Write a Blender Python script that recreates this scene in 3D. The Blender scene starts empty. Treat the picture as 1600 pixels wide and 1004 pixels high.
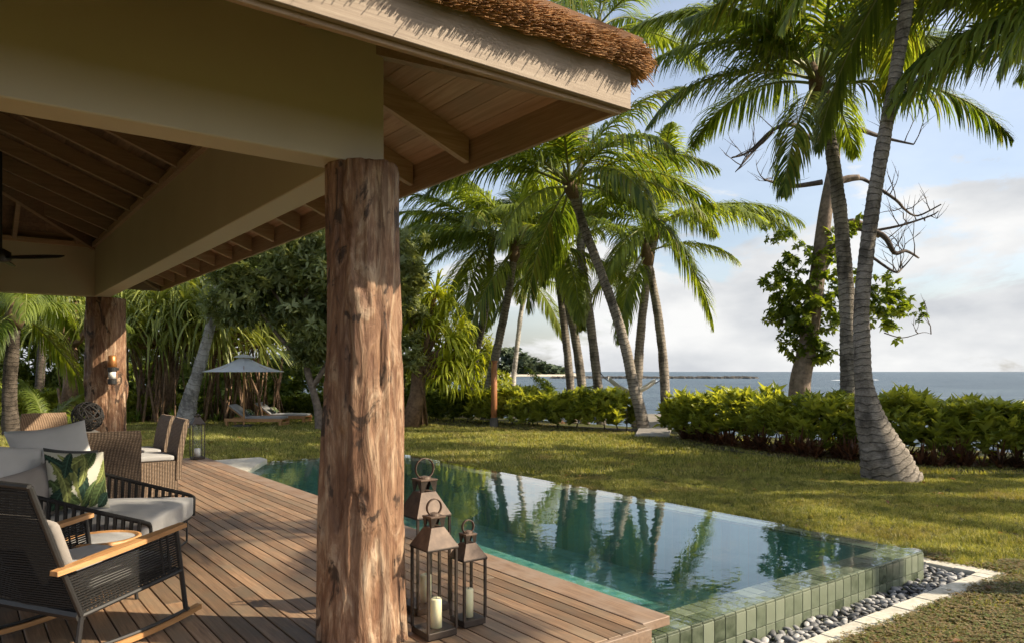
import bpy, math, random
import numpy as np
from mathutils import Vector, Matrix, noise, Euler

random.seed(7)
RNG = np.random.default_rng(11)
SC = bpy.context.scene
COL = SC.collection
R = math.radians

# ------------------------------------------------------------------ camera
F_PX, CX, EYE_Y, EYE = 1150.0, 800.0, 580.0, 1.5
cam_data = bpy.data.cameras.new('camera')
cam_data.sensor_width = 36.0
cam_data.lens = 36.0 * F_PX / 1600.0
cam_data.shift_y = (EYE_Y - 502.0) / 1600.0
cam_data.clip_start = 0.05
cam_data.clip_end = 60000
cam = bpy.data.objects.new('camera', cam_data)
cam.location = (0, 0, EYE)
cam.rotation_euler = (R(90), 0, 0)
COL.objects.link(cam)
SC.camera = cam

# ------------------------------------------------------------------ world and sun
SUN_AZ, SUN_EL = -6.0, 37.0          # degrees, azimuth counted from +X towards +Y
world = bpy.data.worlds.new('World')
SC.world = world
world.use_nodes = True
wt = world.node_tree
wt.nodes.clear()
def wn(t, **k):
    n = wt.nodes.new(t)
    for a, b in k.items():
        setattr(n, a, b)
    return n
def wmath(op, a, b=None, clamp=False):
    n = wn('ShaderNodeMath', operation=op, use_clamp=clamp)
    for i, v in enumerate((a, b)):
        if v is None: continue
        if isinstance(v, (int, float)): n.inputs[i].default_value = v
        else: wt.links.new(v, n.inputs[i])
    return n.outputs[0]
sky = wn('ShaderNodeTexSky', sky_type='NISHITA', sun_disc=False)
sky.sun_elevation = R(SUN_EL)
sky.sun_rotation = R(90 - SUN_AZ)
sky.air_density = 1.0
sky.dust_density = 2.5
sky.ozone_density = 1.4
tc = wn('ShaderNodeTexCoord')
sep = wn('ShaderNodeSeparateXYZ')
wt.links.new(tc.outputs['Generated'], sep.inputs[0])
comb = wn('ShaderNodeMapping')
comb.inputs['Scale'].default_value = (2.7, 2.7, 6.5)
comb.inputs['Location'].default_value = (3.1, 1.7, 0.4)
wt.links.new(tc.outputs['Generated'], comb.inputs[0])
cn = wn('ShaderNodeTexNoise')
cn.inputs['Scale'].default_value = 1.5
cn.inputs['Detail'].default_value = 9
cn.inputs['Roughness'].default_value = 0.6
cn.inputs['Distortion'].default_value = 0.25
wt.links.new(comb.outputs[0], cn.inputs['Vector'])
# clouds bank up towards the horizon
lowbias = wmath('MULTIPLY', wmath('SUBTRACT', 0.36, sep.outputs[2]), 1.0)
msk = wmath('ADD', cn.outputs['Fac'], lowbias)
mr = wn('ShaderNodeMapRange', interpolation_type='SMOOTHSTEP')
mr.inputs['From Min'].default_value = 0.62
mr.inputs['From Max'].default_value = 0.74
wt.links.new(msk, mr.inputs['Value'])
cn2 = wn('ShaderNodeTexNoise')
cn2.inputs['Scale'].default_value = 2.2
cn2.inputs['Detail'].default_value = 6
wt.links.new(comb.outputs[0], cn2.inputs['Vector'])
ramp = wn('ShaderNodeValToRGB')
ramp.color_ramp.elements[0].position = 0.33
ramp.color_ramp.elements[0].color = (2.7, 2.82, 3.0, 1)
ramp.color_ramp.elements[1].position = 0.66
ramp.color_ramp.elements[1].color = (4.4, 4.4, 4.36, 1)
wt.links.new(cn2.outputs['Fac'], ramp.inputs[0])
mixc = wn('ShaderNodeMixRGB')
wt.links.new(wmath('MAXIMUM', mr.outputs[0], 0.34), mixc.inputs[0])
wt.links.new(sky.outputs[0], mixc.inputs[1])
wt.links.new(ramp.outputs[0], mixc.inputs[2])
bg = wn('ShaderNodeBackground')
bg.inputs['Strength'].default_value = 0.115
wt.links.new(mixc.outputs[0], bg.inputs[0])
wo = wn('ShaderNodeOutputWorld')
wt.links.new(bg.outputs[0], wo.inputs[0])

sun_data = bpy.data.lights.new('sun', 'SUN')
sun_data.energy = 4.4
sun_data.angle = R(0.6)
sun_data.color = (1.0, 0.86, 0.66)
sun = bpy.data.objects.new('sun', sun_data)
sd = Vector((math.cos(R(SUN_EL)) * math.cos(R(SUN_AZ)), math.cos(R(SUN_EL)) * math.sin(R(SUN_AZ)), math.sin(R(SUN_EL))))
sun.rotation_euler = sd.to_track_quat('Z', 'Y').to_euler()
sun.location = sd * 50
COL.objects.link(sun)

SC.view_settings.view_transform = 'Standard'
SC.view_settings.look = 'None'
SC.view_settings.exposure = 0.95
SC.view_settings.gamma = 1.0
SC.cycles.use_denoising = True
SC.cycles.use_adaptive_sampling = True
SC.cycles.adaptive_threshold = 0.03
SC.cycles.max_bounces = 6
SC.cycles.diffuse_bounces = 4
SC.cycles.transparent_max_bounces = 24
SC.cycles.caustics_reflective = False
SC.cycles.caustics_refractive = False

# ------------------------------------------------------------------ frames
TH = R(37.1)
O2 = Vector((-0.727, 4.18, 0.0))                       # outer corner of the pavilion beams, at deck level
PM = Matrix.Translation(O2) @ Matrix.Rotation(TH, 4, 'Z')   # local x runs towards the pool, local y along the deck boards
def pav(x, y, z=0.0): return PM @ Vector((x, y, z))
def at(px, py, d): return Vector(((px - CX) / F_PX * d, d, EYE + (EYE_Y - py) / F_PX * d))
LAWN = -0.33

# ------------------------------------------------------------------ mesh helpers
class MB:
    def __init__(s): s.v = []; s.f = []; s.uv = None
    def add(s, vs, fs):
        o = len(s.v); s.v += [tuple(v) for v in vs]; s.f += [tuple(i + o for i in f) for f in fs]; return s
    def box(s, x0, x1, y0, y1, z0, z1, m=None):
        vs = [Vector(p) for p in ((x0,y0,z0),(x1,y0,z0),(x1,y1,z0),(x0,y1,z0),(x0,y0,z1),(x1,y0,z1),(x1,y1,z1),(x0,y1,z1))]
        if m is not None: vs = [m @ v for v in vs]
        return s.add(vs, [(0,3,2,1),(4,5,6,7),(0,1,5,4),(1,2,6,5),(2,3,7,6),(3,0,4,7)])
    def cbox(s, x0, x1, y0, y1, z0, z1, c=0.01, m=None):
        """box with every edge chamfered"""
        vs = []; X = (x0, x1); Y = (y0, y1); Z = (z0, z1)
        idx = {}
        for i in (0,1):
            for j in (0,1):
                for k in (0,1):
                    sx, sy, sz = (1-2*i)*c, (1-2*j)*c, (1-2*k)*c
                    for a, p in enumerate(((X[i], Y[j]+sy, Z[k]+sz), (X[i]+sx, Y[j], Z[k]+sz), (X[i]+sx, Y[j]+sy, Z[k]))):
                        idx[(i,j,k,a)] = len(vs); vs.append(Vector(p) if m is None else m @ Vector(p))
        g = lambda i,j,k,a: idx[(i,j,k,a)]
        fs = []
        for i in (0,1):
            q = [g(i,0,0,0), g(i,1,0,0), g(i,1,1,0), g(i,0,1,0)]; fs.append(q if i else q[::-1])
        for j in (0,1):
            q = [g(0,j,0,1), g(1,j,0,1), g(1,j,1,1), g(0,j,1,1)]; fs.append(q[::-1] if j else q)
        for k in (0,1):
            q = [g(0,0,k,2), g(1,0,k,2), g(1,1,k,2), g(0,1,k,2)]; fs.append(q if k else q[::-1])
        for i in (0,1):
            for j in (0,1): fs.append([g(i,j,0,0), g(i,j,0,1), g(i,j,1,1), g(i,j,1,0)])
            for k in (0,1): fs.append([g(i,0,k,0), g(i,0,k,2), g(i,1,k,2), g(i,1,k,0)])
        for j in (0,1):
            for k in (0,1): fs.append([g(0,j,k,1), g(0,j,k,2), g(1,j,k,2), g(1,j,k,1)])
        for i in (0,1):
            for j in (0,1):
                for k in (0,1): fs.append([g(i,j,k,0), g(i,j,k,1), g(i,j,k,2)])
        return s.add(vs, fs)
    def tube(s, pts, rad, n=8, cap=True, closed=False):
        pts = [Vector(p) for p in pts]
        if not hasattr(rad, '__len__'): rad = [rad] * len(pts)
        up = Vector((0,0,1)); rings = []; L = len(pts)
        prev = None
        for i, p in enumerate(pts):
            if closed: t = pts[(i+1) % L] - pts[i-1]
            else: t = pts[min(i+1, L-1)] - pts[max(i-1, 0)]
            t.normalize()
            if prev is None:
                a = up.cross(t)
                if a.length < 0.05: a = Vector((1,0,0)).cross(t)
            else: a = prev - t * prev.dot(t)
            a.normalize(); b = t.cross(a); prev = a
            rings.append([p + (a * math.cos(2*math.pi*k/n) + b * math.sin(2*math.pi*k/n)) * rad[i] for k in range(n)])
        vs = [v for r in rings for v in r]; fs = []
        for i in range(L if closed else L-1):
            j = (i+1) % L
            for k in range(n): fs.append((i*n+k, i*n+(k+1)%n, j*n+(k+1)%n, j*n+k))
        if cap and not closed: fs += [tuple(range(n))[::-1], tuple((L-1)*n+k for k in range(n))]
        return s.add(vs, fs)
    def frustum(s, c, w0, w1, z0, z1):
        vs = []
        for w, z in ((w0, z0), (w1, z1)):
            for a, b in ((-1,-1),(1,-1),(1,1),(-1,1)): vs.append((c[0]+a*w/2, c[1]+b*w/2, z))
        return s.add(vs, [(0,3,2,1),(4,5,6,7),(0,1,5,4),(1,2,6,5),(2,3,7,6),(3,0,4,7)])
    def lathe(s, prof, n=24, c=(0,0)):
        vs = []; fs = []
        for r, z in prof:
            for k in range(n): vs.append((c[0]+r*math.cos(2*math.pi*k/n), c[1]+r*math.sin(2*math.pi*k/n), z))
        for i in range(len(prof)-1):
            for k in range(n): fs.append((i*n+k, i*n+(k+1)%n, (i+1)*n+(k+1)%n, (i+1)*n+k))
        fs += [tuple(range(n))[::-1], tuple((len(prof)-1)*n+k for k in range(n))]
        return s.add(vs, fs)
    def mesh(s, name, smooth=False):
        me = bpy.data.meshes.new(name); me.from_pydata(s.v, [], s.f); me.update()
        if smooth: me.polygons.foreach_set('use_smooth', [True]*len(me.polygons))
        return me
    def build(s, name, mat, parent=None, smooth=False, loc=None):
        return obj(name, s.mesh(name, smooth), mat, parent, loc)

def obj(name, me, mat=None, parent=None, loc=None):
    if mat is not None and len(me.materials) == 0: me.materials.append(mat)
    o = bpy.data.objects.new(name, me); COL.objects.link(o)
    if parent is not None: o.parent = parent
    if loc is not None: o.location = loc
    return o
def tag(o, label=None, cat=None, group=None, kind=None):
    if label: o['label'] = label
    if cat: o['category'] = cat
    if group: o['group'] = group
    if kind: o['kind'] = kind
    return o
def empty(name, m=None, label=None, cat=None, group=None, kind=None):
    o = bpy.data.objects.new(name, None); COL.objects.link(o); o.empty_display_size = 0.1
    if m is not None: o.matrix_world = m
    return tag(o, label, cat, group, kind)
def copy_tree(o, parent=None):
    c = o.copy(); COL.objects.link(c); c.parent = parent
    for ch in list(o.children): copy_tree(ch, c)
    return c
def TR(x, y, z=0.0, rz=0.0): return Matrix.Translation((x, y, z)) @ Matrix.Rotation(rz, 4, 'Z')

def arr_mesh(name, V, F, rnd=None, smooth=False):
    """mesh from numpy arrays; F is (m,k)"""
    V = np.asarray(V, dtype=np.float32); F = np.asarray(F, dtype=np.int32)
    me = bpy.data.meshes.new(name)
    m, k = F.shape
    me.vertices.add(len(V)); me.vertices.foreach_set('co', V.ravel())
    me.loops.add(m*k); me.loops.foreach_set('vertex_index', F.ravel())
    me.polygons.add(m)
    me.polygons.foreach_set('loop_start', np.arange(0, m*k, k, dtype=np.int32))
    me.polygons.foreach_set('loop_total', np.full(m, k, dtype=np.int32))
    if smooth: me.polygons.foreach_set('use_smooth', np.ones(m, dtype=bool))
    me.update(calc_edges=True)
    if rnd is not None:
        at_ = me.attributes.new('rnd', 'FLOAT', 'POINT'); at_.data.foreach_set('value', np.asarray(rnd, dtype=np.float32))
    return me
def rot_mats(n, tilt_lo=0.0, tilt_hi=0.6, yaw=None):
    """(n,3,3) rotations: tilt from vertical by a random amount then yaw"""
    y = RNG.uniform(0, 2*np.pi, n) if yaw is None else yaw
    t = RNG.uniform(tilt_lo, tilt_hi, n)
    c, s = np.cos(t), np.sin(t)
    Rt = np.zeros((n,3,3)); Rt[:,0,0] = 1; Rt[:,1,1] = c; Rt[:,1,2] = -s; Rt[:,2,1] = s; Rt[:,2,2] = c
    c, s = np.cos(y), np.sin(y)
    Rz = np.zeros((n,3,3)); Rz[:,0,0] = c; Rz[:,0,1] = -s; Rz[:,1,0] = s; Rz[:,1,1] = c; Rz[:,2,2] = 1
    return Rz @ Rt
def scatter(T, P, Rm, S):
    """template T=(V,F) copied to points P with rotations Rm and sizes S -> V, F, rnd"""
    TV, TF = T; n = len(P); k = len(TV)
    V = np.einsum('nij,kj->nki', Rm, TV) * np.asarray(S).reshape(n,1,1) + np.asarray(P)[:,None,:]
    F = TF[None] + (np.arange(n)*k)[:,None,None]
    rnd = np.repeat(RNG.random(n), k)
    return V.reshape(-1,3), F.reshape(-1, TF.shape[1]), rnd
def join(parts):
    V = []; F = []; Q = []; o = 0
    for v, f, r in parts:
        V.append(v); F.append(f + o); Q.append(r); o += len(v)
    return np.concatenate(V), np.concatenate(F), np.concatenate(Q)

# ------------------------------------------------------------------ materials
class NT:
    def __init__(s, name):
        s.m = bpy.data.materials.new(name); s.m.use_nodes = True; s.t = s.m.node_tree; s.t.nodes.clear()
        s.out = s.n('ShaderNodeOutputMaterial')
    def n(s, t, **k):
        x = s.t.nodes.new(t)
        for a, b in k.items(): setattr(x, a, b)
        return x
    def l(s, a, b): s.t.links.new(a, b)
    def val(s, sock, v):
        if isinstance(v, bpy.types.NodeSocket): s.l(v, sock)
        else: sock.default_value = v
    def math(s, op, a, b=0.0, clamp=False):
        x = s.n('ShaderNodeMath', operation=op, use_clamp=clamp); s.val(x.inputs[0], a); s.val(x.inputs[1], b); return x.outputs[0]
    def coords(s, scale=(1,1,1), jitter=True, kind='Object', rot=(0,0,0)):
        tc = s.n('ShaderNodeTexCoord'); src = tc.outputs[kind]
        if jitter:
            oi = s.n('ShaderNodeObjectInfo'); vm = s.n('ShaderNodeVectorMath', operation='ADD')
            mm = s.math('MULTIPLY', oi.outputs['Random'], 37.0)
            s.l(src, vm.inputs[0]); s.l(mm, vm.inputs[1]); src = vm.outputs[0]
        mp = s.n('ShaderNodeMapping'); mp.inputs['Scale'].default_value = scale; mp.inputs['Rotation'].default_value = rot
        s.l(src, mp.inputs[0]); return mp.outputs[0]
    def noise(s, vec, scale=5, detail=5, rough=0.55, dist=0.0):
        x = s.n('ShaderNodeTexNoise'); s.l(vec, x.inputs['Vector'])
        x.inputs['Scale'].default_value = scale; x.inputs['Detail'].default_value = detail
        x.inputs['Roughness'].default_value = rough; x.inputs['Distortion'].default_value = dist
        return x.outputs['Fac']
    def ramp(s, fac, stops):
        x = s.n('ShaderNodeValToRGB'); e = x.color_ramp.elements
        while len(e) < len(stops): e.new(0.5)
        for i, (p, c) in enumerate(stops): e[i].position = p; e[i].color = (*c, 1)
        s.l(fac, x.inputs[0]); return x.outputs[0]
    def mix(s, fac, a, b, mode='MIX'):
        x = s.n('ShaderNodeMixRGB', blend_type=mode); s.val(x.inputs[0], fac)
        for i, v in ((1,a),(2,b)):
            if isinstance(v, tuple): x.inputs[i].default_value = (*v, 1)
            else: s.l(v, x.inputs[i])
        return x.outputs[0]
    def bump(s, h, strength=0.3, dist=0.01, normal=None):
        x = s.n('ShaderNodeBump'); x.inputs['Strength'].default_value = strength; x.inputs['Distance'].default_value = dist
        s.l(h, x.inputs['Height'])
        if normal is not None: s.l(normal, x.inputs['Normal'])
        return x.outputs[0]
    def bsdf(s, col, rough=0.6, spec=0.4, metal=0.0, normal=None):
        x = s.n('ShaderNodeBsdfPrincipled')
        if isinstance(col, tuple): x.inputs['Base Color'].default_value = (*col, 1)
        else: s.l(col, x.inputs['Base Color'])
        s.val(x.inputs['Roughness'], rough); x.inputs['Specular IOR Level'].default_value = spec; x.inputs['Metallic'].default_value = metal
        if normal is not None: s.l(normal, x.inputs['Normal'])
        return x
    def done(s, shader):
        s.l(shader.outputs[0] if hasattr(shader, 'outputs') else shader, s.out.inputs['Surface']); return s.m
    def schlick(s, f0, normal=None, gain=1.0):
        lw = s.n('ShaderNodeLayerWeight'); lw.inputs[0].default_value = 0.5
        if normal is not None: s.l(normal, lw.inputs['Normal'])
        p5 = s.math('POWER', lw.outputs['Facing'], 5.0)
        return s.math('MULTIPLY', s.math('ADD', s.math('MULTIPLY', p5, 1.0 - f0), f0), gain, True)
    def hsv(s, col, v=1.0, sat=1.0, h=0.5):
        x = s.n('ShaderNodeHueSaturation'); s.l(col, x.inputs['Color'])
        s.val(x.inputs['Value'], v); s.val(x.inputs['Saturation'], sat); s.val(x.inputs['Hue'], h); return x.outputs[0]

def wood(name, cols, grain=(40, 2.0, 40), rough=0.6, vary=0.35, knots=False, blot=None, bump=0.25):
    t = NT(name)
    v = t.coords(grain)
    g = t.noise(v, 1.0, 6, 0.6, 0.6)
    col = t.ramp(g, [(0.28, cols[0]), (0.5, cols[1]), (0.72, cols[2])])
    if blot:
        b = t.noise(t.coords((1, 1, 1)), 3.0, 5, 0.65)
        col = t.mix(t.ramp(b, [(0.42, (0,0,0)), (0.66, (1,1,1))]), col, blot)
    if knots:
        vo = t.n('ShaderNodeTexVoronoi', feature='F1'); vo.inputs['Scale'].default_value = 1.0
        t.l(t.coords((5, 1.1, 5)), vo.inputs['Vector'])
        k = t.ramp(vo.outputs['Distance'], [(0.03, (1,1,1)), (0.10, (0,0,0))])
        col = t.mix(k, col, tuple(c*0.35 for c in cols[0]))
    oi = t.n('ShaderNodeObjectInfo')
    vv = t.math('ADD', t.math('MULTIPLY', oi.outputs['Random'], vary), 1.0 - vary*0.5)
    col = t.hsv(col, vv)
    n = t.bump(g, bump, 0.004)
    return t.done(t.bsdf(col, rough, 0.35, 0, n))

def leafmat(name, dark, light, trans=None, tfac=0.35, rough=0.45, objrand=True, yellow=None):
    t = NT(name)
    a = t.n('ShaderNodeAttribute', attribute_name='rnd')
    fac = a.outputs['Fac']
    if objrand:
        oi = t.n('ShaderNodeObjectInfo')
        fac = t.math('FRACT', t.math('ADD', fac, oi.outputs['Random']))
    stops = [(0.0, dark), (0.75, light)]
    if yellow: stops += [(0.9, light), (0.97, yellow)]
    col = t.ramp(fac, stops)
    b = t.bsdf(col, rough, 0.35)
    tr = t.n('ShaderNodeBsdfTranslucent')
    tcol = t.mix(1.0, col, trans or (2.2, 2.0, 0.8), 'MULTIPLY')
    t.l(tcol, tr.inputs[0])
    mx = t.n('ShaderNodeMixShader'); mx.inputs[0].default_value = tfac
    t.l(b.outputs[0], mx.inputs[1]); t.l(tr.outputs[0], mx.inputs[2])
    return t.done(mx)

def plain(name, col, rough=0.5, metal=0.0, spec=0.4, nscale=30, namp=0.15, bump=0.0, bscale=None):
    t = NT(name)
    g = t.noise(t.coords((1,1,1)), nscale, 5)
    c = t.ramp(g, [(0.3, tuple(x*(1-namp) for x in col)), (0.7, tuple(min(1, x*(1+namp)) for x in col))])
    n = None
    if bump: n = t.bump(t.noise(t.coords((1,1,1)), bscale or nscale*4, 3), bump, 0.004)
    return t.done(t.bsdf(c, rough, spec, metal, n))

M = {}
M['deck'] = wood('deck_wood', [(0.11, 0.064, 0.037), (0.235, 0.143, 0.082), (0.35, 0.23, 0.138)], (55, 2.5, 55), 0.5, 0.75, blot=(0.19, 0.14, 0.092))
M['deck_edge'] = wood('deck_edge_wood', [(0.12, 0.076, 0.048), (0.19, 0.122, 0.078), (0.27, 0.18, 0.118)], (40, 2, 40), 0.55, 0.3, blot=(0.24, 0.18, 0.135))
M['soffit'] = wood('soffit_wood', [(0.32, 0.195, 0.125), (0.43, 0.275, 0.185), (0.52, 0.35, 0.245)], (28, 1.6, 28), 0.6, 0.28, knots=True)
M['ceiling'] = wood('shaded_ceiling_wood', [(0.115, 0.075, 0.048), (0.17, 0.112, 0.074), (0.22, 0.15, 0.10)], (28, 1.6, 28), 0.6, 0.3)  # darker than the eave soffit: shade under the roof put into the colour
M['rafter_shaded'] = wood('shaded_rafter_wood', [(0.21, 0.145, 0.095), (0.27, 0.185, 0.125), (0.33, 0.23, 0.155)], (3, 40, 40), 0.6, 0.2)  # same wood as the eave rafters, darkened to carry the indoor shade
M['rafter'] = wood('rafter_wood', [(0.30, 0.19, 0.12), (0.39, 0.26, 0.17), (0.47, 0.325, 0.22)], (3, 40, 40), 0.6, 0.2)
M['fascia'] = wood('fascia_wood', [(0.20, 0.145, 0.10), (0.265, 0.20, 0.14), (0.32, 0.25, 0.18)], (2.2, 45, 70), 0.6, 0.1, knots=False)
M['fascia_y'] = wood('fascia_wood_y', [(0.27, 0.17, 0.11), (0.36, 0.24, 0.155), (0.45, 0.31, 0.21)], (45, 2.2, 70), 0.6, 0.1)
M['teak'] = wood('teak', [(0.33, 0.16, 0.06), (0.46, 0.24, 0.095), (0.55, 0.31, 0.14)], (40, 3, 40), 0.45, 0.2)
M['thatch'] = leafmat('thatch_straw', (0.20, 0.095, 0.038), (0.62, 0.34, 0.14), (1.2, 1.0, 0.8), 0.12, 0.7, False)

# peeled log
t = NT('peeled_log')
v1 = t.coords((6.5, 6.5, 1.9)); v2 = t.coords((26, 26, 3.4)); v3 = t.coords((6, 6, 3.0)); v4 = t.coords((90, 90, 5))
a = t.noise(v1, 1.0, 8, 0.66, 1.3); b = t.noise(v2, 1.0, 7, 0.65, 0.8); c = t.noise(v3, 1.0, 7, 0.62, 1.0); f = t.noise(v4, 1.0, 4, 0.6)
col = t.ramp(a, [(0.30, (0.10, 0.045, 0.022)), (0.41, (0.23, 0.108, 0.050)), (0.51, (0.34, 0.185, 0.094)), (0.60, (0.50, 0.335, 0.20)), (0.74, (0.58, 0.43, 0.29))])
col = t.mix(t.ramp(b, [(0.36, (0.8,0.8,0.8)), (0.52, (0,0,0))]), col, (0.14, 0.058, 0.025))
col = t.mix(t.ramp(c, [(0.565, (0,0,0)), (0.61, (0.95,0.95,0.95))]), col, (0.050, 0.028, 0.017))
col = t.mix(t.ramp(f, [(0.30, (0.5,0.5,0.5)), (0.5, (0,0,0))]), col, (0.10, 0.05, 0.025))
col = t.hsv(col, 0.90, 0.90)
n = t.bump(f, 0.35, 0.006); n = t.bump(b, 0.7, 0.014, n); n = t.bump(a, 0.8, 0.035, n)
M['log'] = t.done(t.bsdf(col, 0.55, 0.3, 0, n))

# painted beam
t = NT('painted_beam')
g = t.noise(t.coords((1,1,1)), 1.3, 4)
col = t.ramp(g, [(0.3, (0.47, 0.405, 0.295)), (0.7, (0.52, 0.45, 0.33))])
M['beam'] = t.done(t.bsdf(col, 0.5, 0.35, 0, t.bump(t.noise(t.coords((1,1,1)), 220, 2), 0.08, 0.002)))

# glazed pool tiles
t = NT('pool_tile')
oi = t.n('ShaderNodeObjectInfo')
col = t.ramp(oi.outputs['Random'], [(0.0, (0.035, 0.048, 0.026)), (0.18, (0.06, 0.075, 0.046)), (0.5, (0.115, 0.137, 0.090)), (1.0, (0.20, 0.222, 0.158))])
g = t.noise(t.coords((1,1,1)), 16, 5)
col = t.mix(t.ramp(g, [(0.35, (0.0,0.0,0.0)), (0.75, (0.55,0.55,0.55))]), col, (0.19, 0.22, 0.15))
M['tile'] = t.done(t.bsdf(col, 0.22, 0.5, 0, t.bump(g, 0.06, 0.004)))
M['grout'] = plain('grout', (0.30, 0.31, 0.22), 0.8)
# pool interior mosaic (small squares, too fine to pick apart)
t = NT('pool_mosaic')
br = t.n('ShaderNodeTexBrick'); br.offset = 0.0
t.l(t.coords((1,1,1), False), br.inputs['Vector'])
br.inputs['Scale'].default_value = 1.0; br.inputs['Brick Width'].default_value = 0.115; br.inputs['Row Height'].default_value = 0.115
br.inputs['Mortar Size'].default_value = 0.005; br.inputs['Color1'].default_value = (0.06, 0.22, 0.20, 1); br.inputs['Color2'].default_value = (0.22, 0.42, 0.38, 1)
br.inputs['Mortar'].default_value = (0.22, 0.33, 0.26, 1)
g = t.noise(t.coords((1,1,1), False), 2.2, 5, 0.6)
col = t.mix(t.ramp(g, [(0.45, (0,0,0)), (0.7, (0.6,0.6,0.6))]), br.outputs['Color'], (0.20, 0.26, 0.15))
M['mosaic'] = t.done(t.bsdf(col, 0.4))
# pool water: clear sheet, Fresnel reflection, slight green tint where it is deep
def water_mat(name, tint):
    t = NT(name); v = t.coords((1,1,1), False)
    w1 = t.noise(v, 2.6, 2, 0.5, 0.3); w2 = t.noise(v, 13, 2, 0.5)
    hh = t.math('ADD', w1, t.math('MULTIPLY', w2, 0.2)); nn = t.bump(hh, 0.085, 0.03)
    fr = t.schlick(0.035, nn, 1.25)
    tp = t.n('ShaderNodeBsdfTransparent'); tp.inputs[0].default_value = (*tint, 1)
    gl = t.n('ShaderNodeBsdfGlossy'); gl.inputs['Roughness'].default_value = 0.0; gl.inputs[0].default_value = (1,1,1,1); t.l(nn, gl.inputs['Normal'])
    mx = t.n('ShaderNodeMixShader'); t.l(fr, mx.inputs[0]); t.l(tp.outputs[0], mx.inputs[1]); t.l(gl.outputs[0], mx.inputs[2])
    return t.done(mx)
M['water'] = water_mat('pool_water', (0.75, 0.93, 0.91))
M['water_film'] = water_mat('water_film', (0.96, 0.99, 0.96))
# sea
t = NT('sea_water')
v = t.coords((0.25, 0.6, 1), False)
hs = t.noise(v, 1.0, 6, 0.62); big = t.noise(t.coords((0.02, 0.09, 1), False), 1.0, 7, 0.7)
col = t.ramp(big, [(0.36, (0.012, 0.030, 0.045)), (0.5, (0.035, 0.062, 0.078)), (0.66, (0.085, 0.125, 0.14))])
M['sea'] = t.done(t.bsdf(col, 0.32, 0.32, 0, t.bump(hs, 1.0, 0.9)))
M['foam'] = plain('foam', (0.75, 0.77, 0.78), 0.7)
# ground
t = NT('lawn_ground')
v = t.coords((1,1,1), False)
g1 = t.noise(v, 0.55, 6, 0.6); g2 = t.noise(v, 30, 5, 0.7)
c1 = t.ramp(g2, [(0.3, (0.030, 0.036, 0.010)), (0.55, (0.07, 0.075, 0.02)), (0.75, (0.13, 0.115, 0.04))])
c2 = t.ramp(g2, [(0.3, (0.075, 0.055, 0.025)), (0.7, (0.17, 0.13, 0.06))])
col = t.mix(t.ramp(g1, [(0.50, (0,0,0)), (0.68, (0.8,0.8,0.8))]), c1, c2)
M['lawn'] = t.done(t.bsdf(col, 0.9, 0.2, 0, t.bump(g2, 0.8, 0.04)))
M['sand'] = plain('sand', (0.52, 0.46, 0.36), 0.9, nscale=3)
M['soil'] = plain('soil', (0.055, 0.042, 0.028), 0.95, nscale=14, namp=0.4, bump=0.6)
# stone
t = NT('limestone')
g = t.noise(t.coords((1,1,1)), 18, 7, 0.65); oi = t.n('ShaderNodeObjectInfo')
col = t.ramp(g, [(0.3, (0.42, 0.39, 0.31)), (0.6, (0.56, 0.53, 0.45)), (0.8, (0.62, 0.60, 0.53))])
col = t.hsv(col, t.math('ADD', t.math('MULTIPLY', oi.outputs['Random'], 0.22), 0.88))
M['limestone'] = t.done(t.bsdf(col, 0.75, 0.3, 0, t.bump(g, 0.3, 0.004)))
t = NT('river_pebble')
g = t.noise(t.coords((1,1,1)), 22, 5); oi = t.n('ShaderNodeObjectInfo'); at_n = t.n('ShaderNodeAttribute', attribute_name='rnd')
rr = t.math('FRACT', t.math('ADD', oi.outputs['Random'], at_n.outputs['Fac']))
col = t.ramp(rr, [(0.0, (0.07, 0.07, 0.073)), (0.5, (0.19, 0.19, 0.19)), (1.0, (0.40, 0.39, 0.375))])
col = t.hsv(col, t.math('ADD', t.math('MULTIPLY', g, 0.6), 0.7))
M['pebble'] = t.done(t.bsdf(col, 0.55, 0.35))
# foliage
M['frond'] = leafmat('palm_frond_leaf', (0.07, 0.12, 0.025), (0.23, 0.285, 0.058), (1.55, 1.45, 0.4), 0.54, 0.38, True, (0.20, 0.19, 0.035))
M['frond_dry'] = leafmat('dry_frond_leaf', (0.20, 0.10, 0.05), (0.34, 0.22, 0.09), (1.3, 1.1, 0.6), 0.35, 0.6)
M['rachis'] = plain('frond_stem', (0.17, 0.19, 0.045), 0.5)
M['fiber'] = plain('crown_fibre', (0.13, 0.085, 0.045), 0.9, nscale=40, namp=0.4, bump=0.5)
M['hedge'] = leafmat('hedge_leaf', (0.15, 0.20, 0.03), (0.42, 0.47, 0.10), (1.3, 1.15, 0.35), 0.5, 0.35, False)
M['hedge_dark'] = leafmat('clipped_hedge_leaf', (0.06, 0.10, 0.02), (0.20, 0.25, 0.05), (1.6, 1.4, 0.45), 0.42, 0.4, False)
M['leaf_dark'] = leafmat('glossy_tree_leaf', (0.10, 0.135, 0.05), (0.32, 0.36, 0.16), (1.3, 1.2, 0.6), 0.42, 0.3, False)
M['leaf_mid'] = leafmat('garden_tree_leaf', (0.08, 0.12, 0.03), (0.24, 0.29, 0.075), (1.6, 1.5, 0.6), 0.42, 0.4, False)
M['leaf_lime'] = leafmat('lime_strap_leaf', (0.26, 0.33, 0.03), (0.55, 0.60, 0.07), (1.2, 1.1, 0.35), 0.5, 0.4, False)
M['leaf_strap'] = leafmat('pandanus_leaf', (0.13, 0.17, 0.04), (0.38, 0.42, 0.12), (1.4, 1.3, 0.5), 0.45, 0.38, False)
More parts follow.
